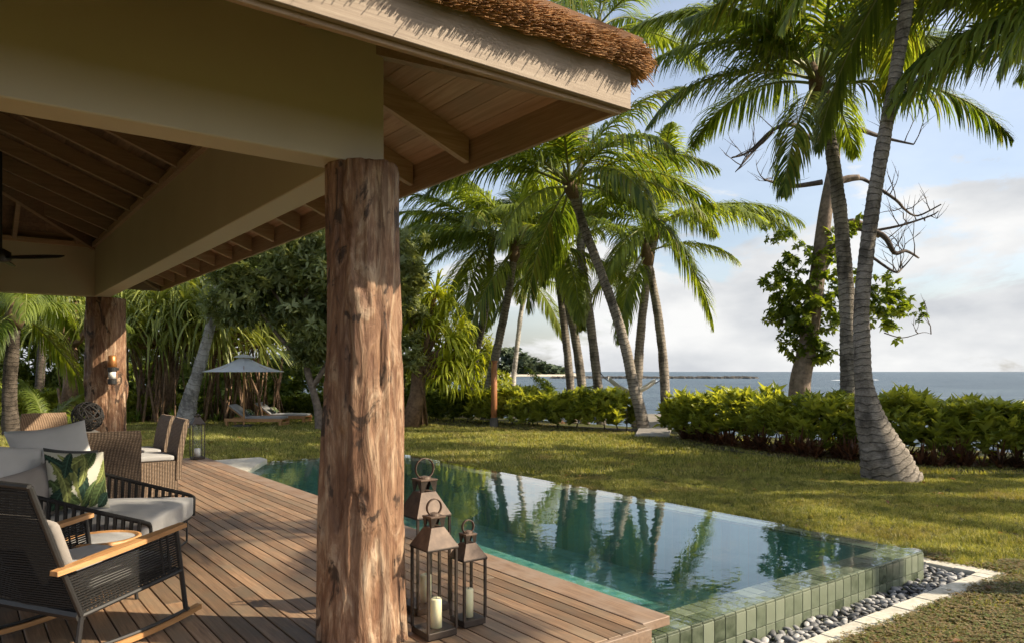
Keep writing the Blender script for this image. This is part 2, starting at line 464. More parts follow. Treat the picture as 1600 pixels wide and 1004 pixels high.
M['leaf_vine'] = leafmat('heart_leaf', (0.06, 0.10, 0.018), (0.18, 0.23, 0.04), (1.7, 1.6, 0.4), 0.5, 0.4, False)
M['bromeliad'] = leafmat('bromeliad_leaf', (0.05, 0.032, 0.020), (0.17, 0.085, 0.045), (1.5, 1.0, 0.6), 0.35, 0.4, True)
M['fern'] = leafmat('fern_leaf', (0.07, 0.12, 0.02), (0.17, 0.24, 0.04), (1.7, 1.6, 0.5), 0.4, 0.45)
M['far_leaf'] = leafmat('far_tree_leaf', (0.055, 0.085, 0.05), (0.10, 0.13, 0.075), (1.3, 1.3, 0.9), 0.2, 0.7, False)  # greyed green, distance haze put into the leaf colour
M['grass'] = leafmat('grass_blade', (0.075, 0.095, 0.018), (0.30, 0.275, 0.075), (1.4, 1.3, 0.45), 0.4, 0.5, True)
t = NT('grass_blade_patchy')
a = t.n('ShaderNodeAttribute', attribute_name='rnd'); oi = t.n('ShaderNodeObjectInfo')
fac = t.math('FRACT', t.math('ADD', a.outputs['Fac'], oi.outputs['Random']))
col = t.ramp(fac, [(0.0, (0.075, 0.10, 0.020)), (0.7, (0.35, 0.35, 0.095)), (0.97, (0.48, 0.42, 0.18))])
geo = t.n('ShaderNodeNewGeometry'); pn = t.noise(geo.outputs['Position'], 0.9, 6, 0.62)
col = t.mix(t.ramp(pn, [(0.52, (0,0,0)), (0.68, (0.7,0.7,0.7))]), col, (0.24, 0.18, 0.085))
pn2 = t.noise(geo.outputs['Position'], 2.3, 4, 0.6)
col = t.hsv(col, t.math('ADD', t.math('MULTIPLY', pn2, 1.1), 0.5))
bs = t.bsdf(col, 0.5, 0.3); tr_ = t.n('ShaderNodeBsdfTranslucent'); t.l(t.mix(1.0, col, (1.4, 1.3, 0.45), 'MULTIPLY'), tr_.inputs[0])
mx = t.n('ShaderNodeMixShader'); mx.inputs[0].default_value = 0.4; t.l(bs.outputs[0], mx.inputs[1]); t.l(tr_.outputs[0], mx.inputs[2])
M['grass'] = t.done(mx)
M['clover'] = leafmat('ground_cover_leaf', (0.12, 0.165, 0.04), (0.27, 0.20, 0.10), (1.4, 1.2, 0.7), 0.38, 0.5, True)
M['root'] = plain('stilt_root', (0.20, 0.125, 0.075), 0.8, nscale=12, namp=0.45)
def bark(name, c0, c1, rings=9.0, band=0.55):
    t = NT(name)
    uv = t.n('ShaderNodeUVMap'); sp = t.n('ShaderNodeSeparateXYZ'); t.l(uv.outputs[0], sp.inputs[0])
    nz = t.noise(t.coords((1,1,1)), 7, 5)
    x = t.math('ADD', t.math('MULTIPLY', sp.outputs[1], rings), t.math('MULTIPLY', t.noise(t.coords((1,1,0.5)), 1.6, 4), 3.0))
    saw = t.math('FRACT', x)
    edge = t.ramp(saw, [(0.0, (0,0,0)), (0.14, (1,1,1)), (0.9, (0.75,0.75,0.75)), (1.0, (0,0,0))])
    g = t.noise(t.coords((3,3,14)), 4, 6, 0.65)
    col = t.ramp(g, [(0.3, c0), (0.7, c1)])
    pt = t.noise(t.coords((1,1,0.6)), 2.6, 6, 0.68)
    col = t.mix(t.ramp(pt, [(0.46, (0,0,0)), (0.62, (0.8,0.8,0.8))]), col, tuple(x*0.32 for x in c0))
    col = t.mix(band, col, edge, 'MULTIPLY')
    nb = t.bump(edge, 0.6, 0.015); nb = t.bump(t.noise(t.coords((1,1,2.5)), 26, 6, 0.7), 0.9, 0.03, nb)
    return t.done(t.bsdf(col, 0.85, 0.2, 0, nb))
M['bark'] = bark('palm_bark', (0.20, 0.17, 0.135), (0.44, 0.39, 0.33), 8.0, 0.75)
M['bark_pale'] = bark('pale_palm_bark', (0.34, 0.32, 0.29), (0.62, 0.59, 0.54), 5.0, 0.4)
M['bark_dark'] = bark('dark_palm_bark', (0.07, 0.055, 0.042), (0.17, 0.14, 0.11), 8.0, 0.7)
M['bark_tree'] = plain('tree_bark', (0.19, 0.145, 0.11), 0.85, nscale=9, namp=0.45, bump=0.7, bscale=25)
M['twig'] = plain('bare_twig', (0.085, 0.066, 0.055), 0.85, nscale=9, namp=0.3)
# furniture
M['metal'] = plain('dark_metal', (0.022, 0.021, 0.020), 0.45, 0.0, 0.5)
M['rope'] = plain('dark_rope', (0.013, 0.012, 0.011), 0.7, nscale=120, namp=0.5, bump=0.4)
t = NT('aged_bronze'); g = t.noise(t.coords((1,1,1)), 14, 6, 0.65)
col = t.ramp(g, [(0.3, (0.065, 0.042, 0.030)), (0.6, (0.125, 0.085, 0.06)), (0.8, (0.19, 0.13, 0.095))])
M['bronze'] = t.done(t.bsdf(col, 0.55, 0.3, 0.15))
t = NT('bronze_frame'); g = t.noise(t.coords((1,1,1)), 30, 4)
M['bronze_dark'] = t.done(t.bsdf(t.ramp(g, [(0.3, (0.030, 0.022, 0.017)), (0.7, (0.060, 0.044, 0.033))]), 0.5, 0.5, 0.3))
t = NT('candle_wax'); x = t.bsdf((0.80, 0.76, 0.48), 0.5, 0.4); x.inputs['Subsurface Weight'].default_value = 0.4; x.inputs['Subsurface Radius'].default_value = (0.03, 0.02, 0.01)
M['wax'] = t.done(x)
t = NT('lantern_glass')
fr = t.schlick(0.02, None, 0.8)
tp = t.n('ShaderNodeBsdfTransparent'); tp.inputs[0].default_value = (0.995, 0.995, 0.995, 1); gl = t.n('ShaderNodeBsdfGlossy'); gl.inputs['Roughness'].default_value = 0.02
mx = t.n('ShaderNodeMixShader'); t.l(fr, mx.inputs[0]); t.l(tp.outputs[0], mx.inputs[1]); t.l(gl.outputs[0], mx.inputs[2])
M['glass'] = t.done(mx)
def fabric(name, col, sc=420):
    t = NT(name); v = t.coords((1,1,1))
    w = t.noise(v, sc, 2); g = t.noise(v, 5, 4)
    c = t.ramp(g, [(0.3, tuple(x*0.9 for x in col)), (0.7, col)])
    n = t.bump(w, 0.25, 0.002); n = t.bump(g, 0.35, 0.03, n)
    x = t.bsdf(c, 0.85, 0.2, 0, n); x.inputs['Sheen Weight'].default_value = 0.15
    return t.done(x)
M['fab_grey'] = fabric('grey_fabric', (0.36, 0.355, 0.345))
M['fab_white'] = fabric('white_fabric', (0.50, 0.495, 0.48))
M['fab_taupe'] = fabric('taupe_fabric', (0.30, 0.27, 0.24))
M['fab_dark'] = fabric('charcoal_fabric', (0.05, 0.05, 0.048))
M['fab_canopy'] = fabric('canopy_fabric', (0.72, 0.74, 0.76))
t = NT('leaf_print_fabric')
ca = t.n('ShaderNodeVertexColor', layer_name='print')
M['leafprint'] = t.done(t.bsdf(ca.outputs[0], 0.85, 0.15, 0, t.bump(t.noise(t.coords((1,1,1)), 5, 4), 0.3, 0.03)))
def wicker(name, c0, c1):
    t = NT(name); v = t.coords((1,1,1), False)
    wv = t.n('ShaderNodeTexWave', wave_type='BANDS', bands_direction='Z'); wv.inputs['Scale'].default_value = 20; wv.inputs['Distortion'].default_value = 0.6
    t.l(v, wv.inputs['Vector'])
    wx = t.n('ShaderNodeTexWave', wave_type='BANDS', bands_direction='DIAGONAL'); wx.inputs['Scale'].default_value = 22; wx.inputs['Distortion'].default_value = 0.4
    vx = t.coords((1,1,0), False); t.l(vx, wx.inputs['Vector'])
    h = t.math('MULTIPLY', wv.outputs['Fac'], wx.outputs['Fac'])
    g = t.noise(v, 25, 4)
    c = t.ramp(t.math('ADD', t.math('MULTIPLY', h, 0.6), t.math('MULTIPLY', g, 0.4)), [(0.12, c0), (0.6, c1)])
    return t.done(t.bsdf(c, 0.6, 0.35, 0, t.bump(h, 0.8, 0.008)))
M['wicker'] = wicker('wicker', (0.065, 0.045, 0.030), (0.30, 0.215, 0.145))
M['wicker_lt'] = wicker('wicker_light', (0.16, 0.10, 0.06), (0.44, 0.30, 0.19))
M['stone_top'] = plain('table_top_stone', (0.20, 0.19, 0.175), 0.4)
M['copper'] = plain('copper', (0.45, 0.20, 0.07), 0.4, 0.6)
M['opal'] = plain('opal_glass', (0.70, 0.70, 0.66), 0.25)
M['post'] = wood('post_wood', [(0.20, 0.075, 0.03), (0.32, 0.13, 0.05), (0.42, 0.19, 0.08)], (40, 40, 3), 0.6, 0.1)
M['grey_wood'] = wood('weathered_wood', [(0.26, 0.24, 0.215), (0.36, 0.335, 0.30), (0.44, 0.41, 0.37)], (3, 40, 40), 0.8, 0.25)
M['net'] = plain('hammock_net', (0.62, 0.60, 0.55), 0.8)
M['rock'] = plain('reef_rock', (0.10, 0.09, 0.075), 0.9, nscale=4, namp=0.5)

# ------------------------------------------------------------------ terrain
PX0, PX1, PY0, PY1 = 1.33, 5.0, -0.73, 9.3          # pool shell in the pavilion frame
WATER = -0.10
def seaward(x, y): return 0.73*(x - 9.5) + 0.68*(y - 13.6)
def ground_z(x, y):
    s = seaward(x, y)
    u = min(1, max(0, (s - 3.0) / 14.0)); u = u*u*(3-2*u)
    return LAWN - 3.4*u + 0.03*noise.noise(Vector((x*0.25, y*0.25, 3.0)))*(1 if s < 3 else 0)
def lines(lo, hi, marks):
    s = set(marks)
    q = lo
    for c in (-3000, -1200, -500, -220, -110, -60, -45, -36, -30, -26, -23, -20, -18, -16, -14, -12, -10, -8, -6.5, -5, -3.5, -2, 0, 1.0, 2.5, 4, 6, 7.5, 10.5, 12, 14, 16, 18, 20, 22, 24, 26, 28, 30, 33, 36, 40, 46, 54, 64, 80, 110, 220, 500, 1200, 3000):
        if lo <= c <= hi and min(abs(c - k) for k in marks) > 0.3: s.add(c)
    return sorted(s)
gx = lines(-3000, 3000, [PX0 + 0.06, PX1 - 0.06, PX1 + 0.42, PX0 + 3.0]); gy = lines(-3000, 3000, [PY0 + 0.06, PY1 - 0.06, -1.0])
vs = []; fs = []
for b in gy:
    for a in gx:
        p = pav(a, b); vs.append((p.x, p.y, ground_z(p.x, p.y)))
W_ = len(gx)
for j in range(len(gy)-1):
    for i in range(W_-1):
        ax, by = (gx[i]+gx[i+1])/2, (gy[j]+gy[j+1])/2
        if PX0 < ax < PX1 and PY0 < by < PY1: continue
        if -1.0 < by < PY0 and 0 < ax < PX1 + 0.42: continue      # gravel trough
        if PX1 < ax < PX1 + 0.42 and by < PY1 and by > -1.0: continue
        fs.append((j*W_+i, j*W_+i+1, (j+1)*W_+i+1, (j+1)*W_+i))
g_ = MB(); g_.add(vs, fs)
tag(g_.build('ground', M['lawn'], None, True), 'olive green garden lawn around the pool', 'lawn', kind='structure')
SEA_Z = -2.4
s_ = MB(); s_.add([(-30000, 10, SEA_Z), (30000, 10, SEA_Z), (30000, 50000, SEA_Z), (-30000, 50000, SEA_Z)], [(0,1,2,3)])
tag(s_.build('sea', M['sea']), 'grey blue sea out to the horizon', 'sea', kind='structure')
# beach strip
vs = []; fs = []
for k in range(41):
    u = -60 + k*3.0
    for s in (6.0, 8, 10, 12.2):
        x = 9.5 + 0.73*s - 0.68*u; y = 13.6 + 0.68*s + 0.73*u
        vs.append((x, y, ground_z(x, y) + 0.02))
for k in range(40):
    for i in range(3): fs.append((k*4+i, k*4+i+1, k*4+i+5, k*4+i+4))
b_ = MB(); b_.add(vs, fs)
tag(b_.build('beach', M['sand'], None, True), 'pale sand strip behind the hedge', 'beach', kind='structure')

# ------------------------------------------------------------------ pool
pool = empty('swimming_pool', PM, 'green tiled infinity pool beside the timber deck', 'pool')
m = MB()
t_ = 0.30
zt, zb = -0.128, -0.95
m.box(PX0+0.02, PX1-0.012, PY0+0.012, PY0+t_, zb, zt)
m.box(PX1-0.26, PX1-0.012, PY0+t_, PY1-0.01, zb, zt)
m.box(PX0+0.02, PX1-0.26, PY1-0.2, PY1-0.01, zb, zt)
m.build('shell', M['grout'], pool)
m = MB()
m.add([(PX0, PY0+t_+0.003, zb+0.01), (PX1-0.263, PY0+t_+0.003, zb+0.01), (PX1-0.263, PY1-0.203, zb+0.01), (PX0, PY1-0.203, zb+0.01)], [(0,1,2,3)])
m.build('pool_floor', M['mosaic'], pool)
m = MB()
y0, y1, x1 = PY0+t_+0.003, PY1-0.203, PX1-0.263
m.add([(PX0+0.02,y0,zb),(x1,y0,zb),(x1,y0,zt-0.01),(PX0+0.02,y0,zt-0.01), (x1,y1,zb),(x1,y1,zt-0.01),(PX0+0.02,y1,zb),(PX0+0.02,y1,zt-0.01)],
      [(0,1,2,3),(1,4,5,2),(4,6,7,5),(6,0,3,7)])
m.build('inner_wall', M['mosaic'], pool)
# front wall tiles, ledge tiles: each its own piece
TW, THh = 0.1145, 0.150
tmesh = [MB().cbox(-TW/2+0.003, TW/2-0.003, -0.012, 0.0, -THh/2+0.003, THh/2-0.003, 0.002).mesh('tile') for _ in range(1)][0]
tmesh.materials.append(M['tile'])
nt = int((PX1 - PX0) / TW)
for i in range(nt):
    for k in range(3):
        zc_ = zt - 0.001 - THh*(k+0.5)
        obj('tile', tmesh, None, pool, (PX1 - TW*(i+0.5), PY0+0.012, zc_))
# right side outer wall tiles near the corner (turned)
for i in range(8):
    for k in range(2):
        o = obj('tile', tmesh, None, pool, (PX1-0.012, PY0 + 0.0 + TW*(i+0.5), zt - 0.001 - THh*(k+0.5))); o.rotation_euler = (0,0,R(90))
lt = MB().cbox(-TW/2+0.003, TW/2-0.003, -0.149/2+0.003, 0.149/2-0.003, 0, 0.012, 0.002).mesh('tile'); lt.materials.append(M['tile'])
for i in range(nt):
    for k in range(2): obj('tile', lt, None, pool, (PX1 - TW*(i+0.5), PY0 + 0.002 + 0.149*(k+0.5), zt))
lt2 = MB().cbox(-0.124/2+0.003, 0.124/2-0.003, -TW/2+0.003, TW/2-0.003, 0, 0.012, 0.002).mesh('tile'); lt2.materials.append(M['tile'])
for j in range(38):
    for k in range(2): obj('tile', lt2, None, pool, (PX1 - 0.003 - 0.124*(k+0.5), PY0 + t_ + TW*(j+0.5), zt))
# water sheet
xi, yi = PX1-0.2615, PY0+t_+0.0015
m = MB(); m.add([(PX0, yi, WATER), (xi, yi, WATER), (xi, PY1, WATER), (PX0, PY1, WATER)], [(0,1,2,3)]); m.build('water', M['water'], pool)
m = MB(); m.add([(PX0, PY0+0.001, WATER), (PX1+0.001, PY0+0.001, WATER), (PX1+0.001, yi, WATER), (PX0, yi, WATER), (xi, yi, WATER), (PX1+0.001, PY1, WATER), (xi, PY1, WATER)], [(0,1,2,4,3),(4,2,5,6)]); m.build('water_film', M['water_film'], pool)
# pale stone entry slab at the far end
slab = MB()
slab.add([(1.565, 7.75, -0.06), (2.5, 9.35, -0.06), (2.5, 9.75, -0.06), (1.565, 9.75, -0.06), (1.565, 7.75, -0.32), (2.5, 9.35, -0.32), (2.5, 9.75, -0.32), (1.565, 9.75, -0.32)],
         [(0,1,2,3),(0,4,5,1),(1,5,6,2),(2,6,7,3),(3,7,4,0)])
slab.build('stone_ledge', M['limestone'], pool)

# trough, pebbles, kerb stones
tr = empty('gravel_trough', PM, kind='structure')
m = MB()
m.add([(0,-1.0,-0.42),(PX1+0.42,-1.0,-0.42),(PX1+0.42,PY0+0.02,-0.42),(0,PY0+0.02,-0.42),(PX1-0.01,PY0+0.02,-0.42),(PX1-0.01,PY1,-0.42),(PX1+0.42,PY1,-0.42)], [(0,1,2,3),(4,2,6,5)])
m.build('trough_bed', M['soil'], tr)
import bmesh
pebs = []
for k in range(5):
    bm = bmesh.new(); bmesh.ops.create_icosphere(bm, subdivisions=2, radius=1.0)
    for v in bm.verts:
        d = 1 + 0.22*noise.noise(v.co*1.3 + Vector((k*7.1, 0, 0)))
        v.co = Vector((v.co.x*1.0*d, v.co.y*0.68*d, v.co.z*0.42*d))
    me = bpy.data.meshes.new('pebble'); bm.to_mesh(me); bm.free()
    me.polygons.foreach_set('use_smooth', [True]*len(me.polygons)); me.materials.append(M['pebble']); pebs.append(me)
rp = random.Random(5)
pts = []
for layer in range(2):
    for i in range(9000):
        x = rp.uniform(1.25, PX1+0.40); y = rp.uniform(-0.985, -0.745) if x < PX1 or rp.random() < 0.4 else rp.uniform(-0.985, 0.6)
        if x < PX1 + 0.02 and y > -0.745: continue
        mind = 0.047 if layer == 0 else 0.056
        if all((x-a)**2+(y-b)**2 > mind**2 or l != layer for a, b, l in pts): pts.append((x, y, layer))
top = [p for p in pts if p[2] == 1]; low = [p for p in pts if p[2] == 0]
def pebble_at(x, y, layer, s):
    o = obj('pebble', rp.choice(pebs), None, tr, (x, y, -0.385 + 0.035*layer + rp.uniform(-0.006, 0.012)))
    o.scale = (s, s*rp.uniform(0.8, 1.1), s*rp.uniform(0.8, 1.2)); o.rotation_euler = (rp.uniform(-.4,.4), rp.uniform(-.4,.4), rp.uniform(0, 6.3))
top.sort(key=lambda p: abs(p[0]-3.6))
for x, y, l in top[:285]: pebble_at(x, y, 1, rp.uniform(0.028, 0.046))
V0 = np.array([v.co for v in pebs[0].vertices]); F0 = np.array([p.vertices[:] for p in pebs[0].polygons])
rest = low + top[285:]
V, F, q = scatter((V0, F0), np.array([(x, y, -0.392 + 0.035*l) for x, y, l in rest]), rot_mats(len(rest), 0, 0.5), RNG.uniform(0.026, 0.042, len(rest)))
tag(obj('pebble_fill', arr_mesh('pebble_fill', V, F, q, True), M['pebble'], tr), kind='stuff')
KZ = -0.31
def stone(x0, x1, y0, y1):
    MB().cbox(x0+0.002, x1-0.002, y0, y1, -0.45, KZ + rp.uniform(-0.003, 0.003), 0.004).build('kerb_stone', M['limestone'], tr)
x = 0.3
while x < PX1 + 0.40:
    w = min(rp.uniform(0.17, 0.25), PX1 + 0.42 - x); stone(x, x + w, -1.19, -1.0); x += w
y = -1.19
while y < 9.2:
    w = rp.uniform(0.18, 0.26); stone(PX1+0.42, PX1+0.61, y, y + w - 0.003); y += w

# ------------------------------------------------------------------ deck
deck = empty('timber_deck', PM, kind='structure'); deck['label'] = 'weathered reddish brown timber deck along the pool'; deck['category'] = 'deck'
DY0, DY1, DX0 = -0.80, 9.85, -8.2
BW = 0.109
rd = random.Random(3)
x = 1.31; i = 0
while x > DX0:
    cuts = [DY0] + sorted(rd.uniform(DY0+0.8, DY1-0.8) for _ in range(1 if i % 3 else 2)) + [DY1]
    if x < -1.6: cuts = [DY0, 1.32, rd.uniform(4.5, 7.5), DY1]
    for a, b in zip(cuts, cuts[1:]):
        zj = rd.uniform(-0.0018, 0.0008)
        MB().cbox(-BW+0.008, 0, 0.0015, b-a-0.0015, -0.028, 0, 0.0025).build('deck_board', M['deck'], deck, False, (x, a, zj))
    x -= BW; i += 1
MB().cbox(1.318, 1.561, -0.752, 4.6, -0.055, 0.002, 0.004).build('edge_board', M['deck_edge'], deck)
MB().cbox(1.318, 1.561, 4.603, DY1, -0.055, 0.001, 0.004).build('edge_board', M['deck_edge'], deck)
MB().cbox(DX0, 1.312, DY0-0.030, DY0-0.002, -0.33, -0.004, 0.003).build('deck_skirt', M['deck_edge'], deck)
m = MB()
for k in range(24): m.box(DX0, 1.30, DY0+0.05+k*0.44, DY0+0.10+k*0.44, -0.12, -0.030)
m.build('joist', M['metal'], deck)
m = MB(); m.box(DX0, 1.305, DY0+0.02, DY1-0.02, -0.36, -0.125); m.build('deck_base', M['soil'], deck)

# ------------------------------------------------------------------ pavilion
pv = empty('pavilion', PM, 'open timber pavilion with thatched roof, log columns and painted beams', 'pavilion')
ZB, ZBT = 2.656, 3.475
BT = 0.22
FY = 9.42
LX = -7.4
MB().cbox(LX, 0, 0, BT, ZB, ZBT, 0.006).build('beam', M['beam'], pv)
MB().cbox(-BT, -0.0015, BT+0.001, FY-BT-0.001, ZB+0.002, ZBT-0.002, 0.006).build('beam', M['beam'], pv)
MB().cbox(LX, 0, FY-BT, FY, ZB+0.001, ZBT-0.001, 0.006).build('beam', M['beam'], pv)
MB().cbox(LX, LX+BT, BT+0.001, FY-BT-0.001, ZB+0.002, ZBT-0.002, 0.006).build('beam', M['beam'], pv)
# light timber wall plates on the beams, inside
MB().box(-BT-0.05, -BT-0.001, BT+0.05, FY-BT-0.05, 3.40, 3.47).build('wall_plate', M['rafter'], pv)
MB().box(LX+BT+0.05, -BT-0.06, FY-BT-0.05, FY-BT-0.001, 3.40, 3.47).build('wall_plate', M['rafter'], pv)
# log columns
def log_column(x, y, r0, r1, seed, h=ZB+0.0, base=-0.02):
    n, k = 120, 200; vs = []; fs = []
    for j in range(k+1):
        z = base + (h - base)*j/k; tz = j/k
        for i in range(n):
            a = 2*math.pi*i/n; c, s = math.cos(a), math.sin(a)
            r = r0*(1-tz) + r1*tz + 0.03*r0*(1-tz)**6*3
            r += 0.030*noise.noise(Vector((c*1.2+seed, s*1.2, z*0.7)))
            r += 0.014*noise.noise(Vector((c*4+seed, s*4, z*0.9)))
            e = noise.noise(Vector((c*9+seed, s*9, z*2.0))); r += 0.006*e
            e2 = noise.noise(Vector((c*3.2-seed, s*3.2, z*1.6)))
            if e2 > 0.22: r -= min(0.020, (e2-0.22)*0.22)
            e3 = noise.noise(Vector((c*6+2*seed, s*6, z*0.8)))
            if abs(e3) < 0.05: r -= 0.010*(1 - abs(e3)/0.05)
            kn = noise.noise(Vector((c*2.5+5*seed, s*2.5, z*2.4)))
            if kn > 0.45: r += (kn-0.45)*0.09
            vs.append((x + r*c, y + r*s, z))
    for j in range(k):
        for i in range(n): fs.append((j*n+i, j*n+(i+1)%n, (j+1)*n+(i+1)%n, (j+1)*n+i))
    fs.append(tuple(k*n+i for i in range(n)))
    b = MB(); b.add(vs, fs)
    me = b.mesh('column', True)
    return obj('column', me, M['log'], pv)
pc = PM.inverted() @ Vector((-0.846, 4.197, 0))
c1 = log_column(pc.x, pc.y, 0.236, 0.206, 3.1); c1['label'] = 'thick peeled log column standing in front on the deck corner'
pc2 = PM.inverted() @ Vector((-6.47, 11.72, 0))
c2 = log_column(pc2.x, pc2.y, 0.30, 0.285, 9.4); c2['label'] = 'far peeled log column carrying the wall lamp'
c3 = log_column(LX+0.11, 0.11, 0.25, 0.22, 14.0); c4 = log_column(LX+0.11, FY-0.11, 0.25, 0.22, 21.0)

# roof
EX1, EX0, EY0, EY1 = 0.977, LX - 0.977, -0.977, FY + 0.977
SL, ZE = 0.39, 3.115
HALF = (EX1 - EX0)/2
def side_pt(side, e, p, dz=0.0):
    """point p inside the eave of one roof side at position e along it"""
    z = ZE + SL*p + dz
    return {'r': (EX1-p, e, z), 'l': (EX0+p, e, z), 'f': (e, EY0+p, z), 'b': (e, EY1-p, z)}[side]
def side_span(side): return (EY0, EY1) if side in 'rl' else (EX0, EX1)
bw = 0.118
for side in 'rfbl':
    lo, hi = side_span(side); p = 0.0
    while p < HALF - 0.02:
        q = min(p + bw - 0.004, HALF)
        if hi - lo - 2*q > 0.05:
            mb = MB(); vs = []
            for dz in (0.0, 0.02):
                vs += [side_pt(side, lo+p, p, dz), side_pt(side, hi-p, p, dz), side_pt(side, hi-q, q, dz), side_pt(side, lo+q, q, dz)]
            fl = [(0,3,2,1),(4,5,6,7),(0,1,5,4),(1,2,6,5),(2,3,7,6),(3,0,4,7)]
            mb.add(vs, fl)
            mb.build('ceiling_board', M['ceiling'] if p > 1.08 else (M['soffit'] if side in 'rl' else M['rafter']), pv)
        p += bw
def rafter(side, e, w=0.055, h=0.172, p0=0.05):
    lo, hi = side_span(side)
    p1 = min(HALF, e - lo, hi - e)
    if p1 < 0.25: return
    for q0, q1, mt in ((p0, 1.05, 'rafter'), (1.052, p1, 'rafter_shaded')):
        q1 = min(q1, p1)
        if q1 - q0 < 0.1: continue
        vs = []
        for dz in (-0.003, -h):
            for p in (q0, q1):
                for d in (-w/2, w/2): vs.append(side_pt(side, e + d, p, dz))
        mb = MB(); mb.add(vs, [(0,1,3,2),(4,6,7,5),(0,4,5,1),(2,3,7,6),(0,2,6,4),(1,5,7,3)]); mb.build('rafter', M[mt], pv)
for k in range(1, 14): rafter('r', EY0 + 0.735 + 0.79*k); rafter('l', EY0 + 0.735 + 0.79*k)
for k in range(12): rafter('b', EX0 + 0.8 + 0.79*k); rafter('f', EX0 + 0.8 + 0.79*k)
# hips and ridge
def bar(a, b, w, h, name):
    a, b = Vector(a), Vector(b); dxy = Vector((b.x-a.x, b.y-a.y, 0)).normalized(); sd_ = Vector((-dxy.y, dxy.x, 0))*w/2
    vs = [a-sd_, a+sd_, b-sd_, b+sd_]; vs += [v - Vector((0,0,h)) for v in vs]
    mb = MB(); mb.add(vs, [(0,1,3,2),(4,6,7,5),(0,4,5,1),(2,3,7,6),(0,2,6,4),(1,5,7,3)]); mb.build(name, M['rafter_shaded'], pv)
zr = ZE + SL*HALF
for sx, sy, ex, ey in ((EX1,EY0,-1,1),(EX1,EY1,-1,-1),(EX0,EY0,1,1),(EX0,EY1,1,-1)):
    bar((sx+ex*0.08, sy+ey*0.08, ZE+SL*0.08-0.01), (sx+ex*HALF, sy+ey*HALF, zr-0.01), 0.07, 0.21, 'hip_rafter')
bar(((EX0+EX1)/2, EY0+HALF, zr-0.01), ((EX0+EX1)/2, EY1-HALF, zr-0.01), 0.07, 0.24, 'ridge_beam')
# fascias (outer board over a slightly lower inner board)
FZ0, FZ1 = 2.915, 3.17
MB().cbox(EX0, EX1+0.001, EY0-0.004, EY0+0.030, FZ0, FZ1, 0.003).build('fascia_board', M['fascia'], pv)
MB().cbox(EX0+0.03, EX1-0.035, EY0+0.034, EY0+0.065, FZ0-0.022, FZ1-0.06, 0.003).build('fascia_backing', M['rafter'], pv)
MB().cbox(EX1-0.030, EX1, EY0+0.032, EY1, FZ0-0.001, FZ1, 0.003).build('fascia_board', M['fascia_y'], pv)
MB().cbox(EX0, EX0+0.03, EY0+0.032, EY1, FZ0-0.001, FZ1, 0.003).build('fascia_board', M['fascia_y'], pv)
MB().cbox(EX0+0.032, EX1-0.032, EY1-0.03, EY1, FZ0, FZ1, 0.003).build('fascia_board', M['fascia'], pv)
# thatch: solid layer + straw fringe
th_ = MB(); vs = []
for dz, gr in ((0.025, 0.03), (0.15, 0.05)):
    for a, b in ((EX0-gr, EY0-gr), (EX1+gr, EY0-gr), (EX1+gr, EY1+gr), (EX0-gr, EY1+gr)): vs.append((a, b, ZE + dz + 0.035))
    vs.append(((EX0+EX1)/2, EY0+HALF, zr + dz + 0.035)); vs.append(((EX0+EX1)/2, EY1-HALF, zr + dz + 0.035))
th_.add(vs, [(1,0,4),(2,1,4,5),(3,2,5),(0,3,5,4),(6,7,10),(7,8,11,10),(8,9,11),(9,6,10,11),(0,1,7,6),(1,2,8,7),(2,3,9,8),(3,0,6,9)])
thatch = th_.build('thatch', M['thatch'], pv)
def straws(side, e0, e1, n, out=0.10):
    ang = math.atan(SL)
    P0 = []; P1 = []; rad = []
    for i in range(n):
        e = RNG.uniform(e0, e1); h = RNG.beta(1.1, 1.3)*0.145
        clump = noise.noise(Vector((e*3, 0, 5)))*0.04 + noise.noise(Vector((e*22, 1, 5)))*0.02
        L = RNG.uniform(0.3, 0.6); o = out*(0.45 + 0.75*h/0.165) + clump + RNG.normal(0, 0.025)
        sk = RNG.normal(0, 0.07); lo_, hi_ = side_span(side); L = min(L, max(0.06, min(e - lo_, hi_ - e)))
        a = Vector(side_pt(side, e, L*0.9)); b = Vector(side_pt(side, e + sk*L, -o))
        a.z += 0.045 + h*0.72; b.z += 0.040 + h + RNG.normal(0, 0.012) - 0.25*max(0, o)
        P0.append(a); P1.append(b); rad.append(RNG.uniform(0.0011, 0.0027))
    P0 = np.array(P0); P1 = np.array(P1); rad = np.array(rad)
    d = P1 - P0; d /= np.linalg.norm(d, axis=1)[:,None]
    u = np.cross(d, np.array([0,0,1.0])); u /= np.linalg.norm(u, axis=1)[:,None]; w = np.cross(d, u)
    V = []
    for base in (P0, P1):
        for k in range(3):
            V.append(base + (u*math.cos(2.094*k) + w*math.sin(2.094*k))*rad[:,None])
    V = np.stack(V, 1)
    T = np.array([(0,1,4),(0,4,3),(1,2,5),(1,5,4),(2,0,3),(2,3,5),(3,4,5)])
    F = T[None] + (np.arange(n)*6)[:,None,None]
    return V.reshape(-1,3), F.reshape(-1,3), np.repeat(RNG.random(n), 6)
V, F, q = join([straws('f', -2.2, EX1+0.05, 24000), straws('r', EY0-0.06, EY0+1.2, 9000, 0.12), straws('r', EY0+1.2, EY1, 5000, 0.1)])
tag(obj('straw_fringe', arr_mesh('straw_fringe', V, F, q), M['thatch'], thatch), kind='stuff')

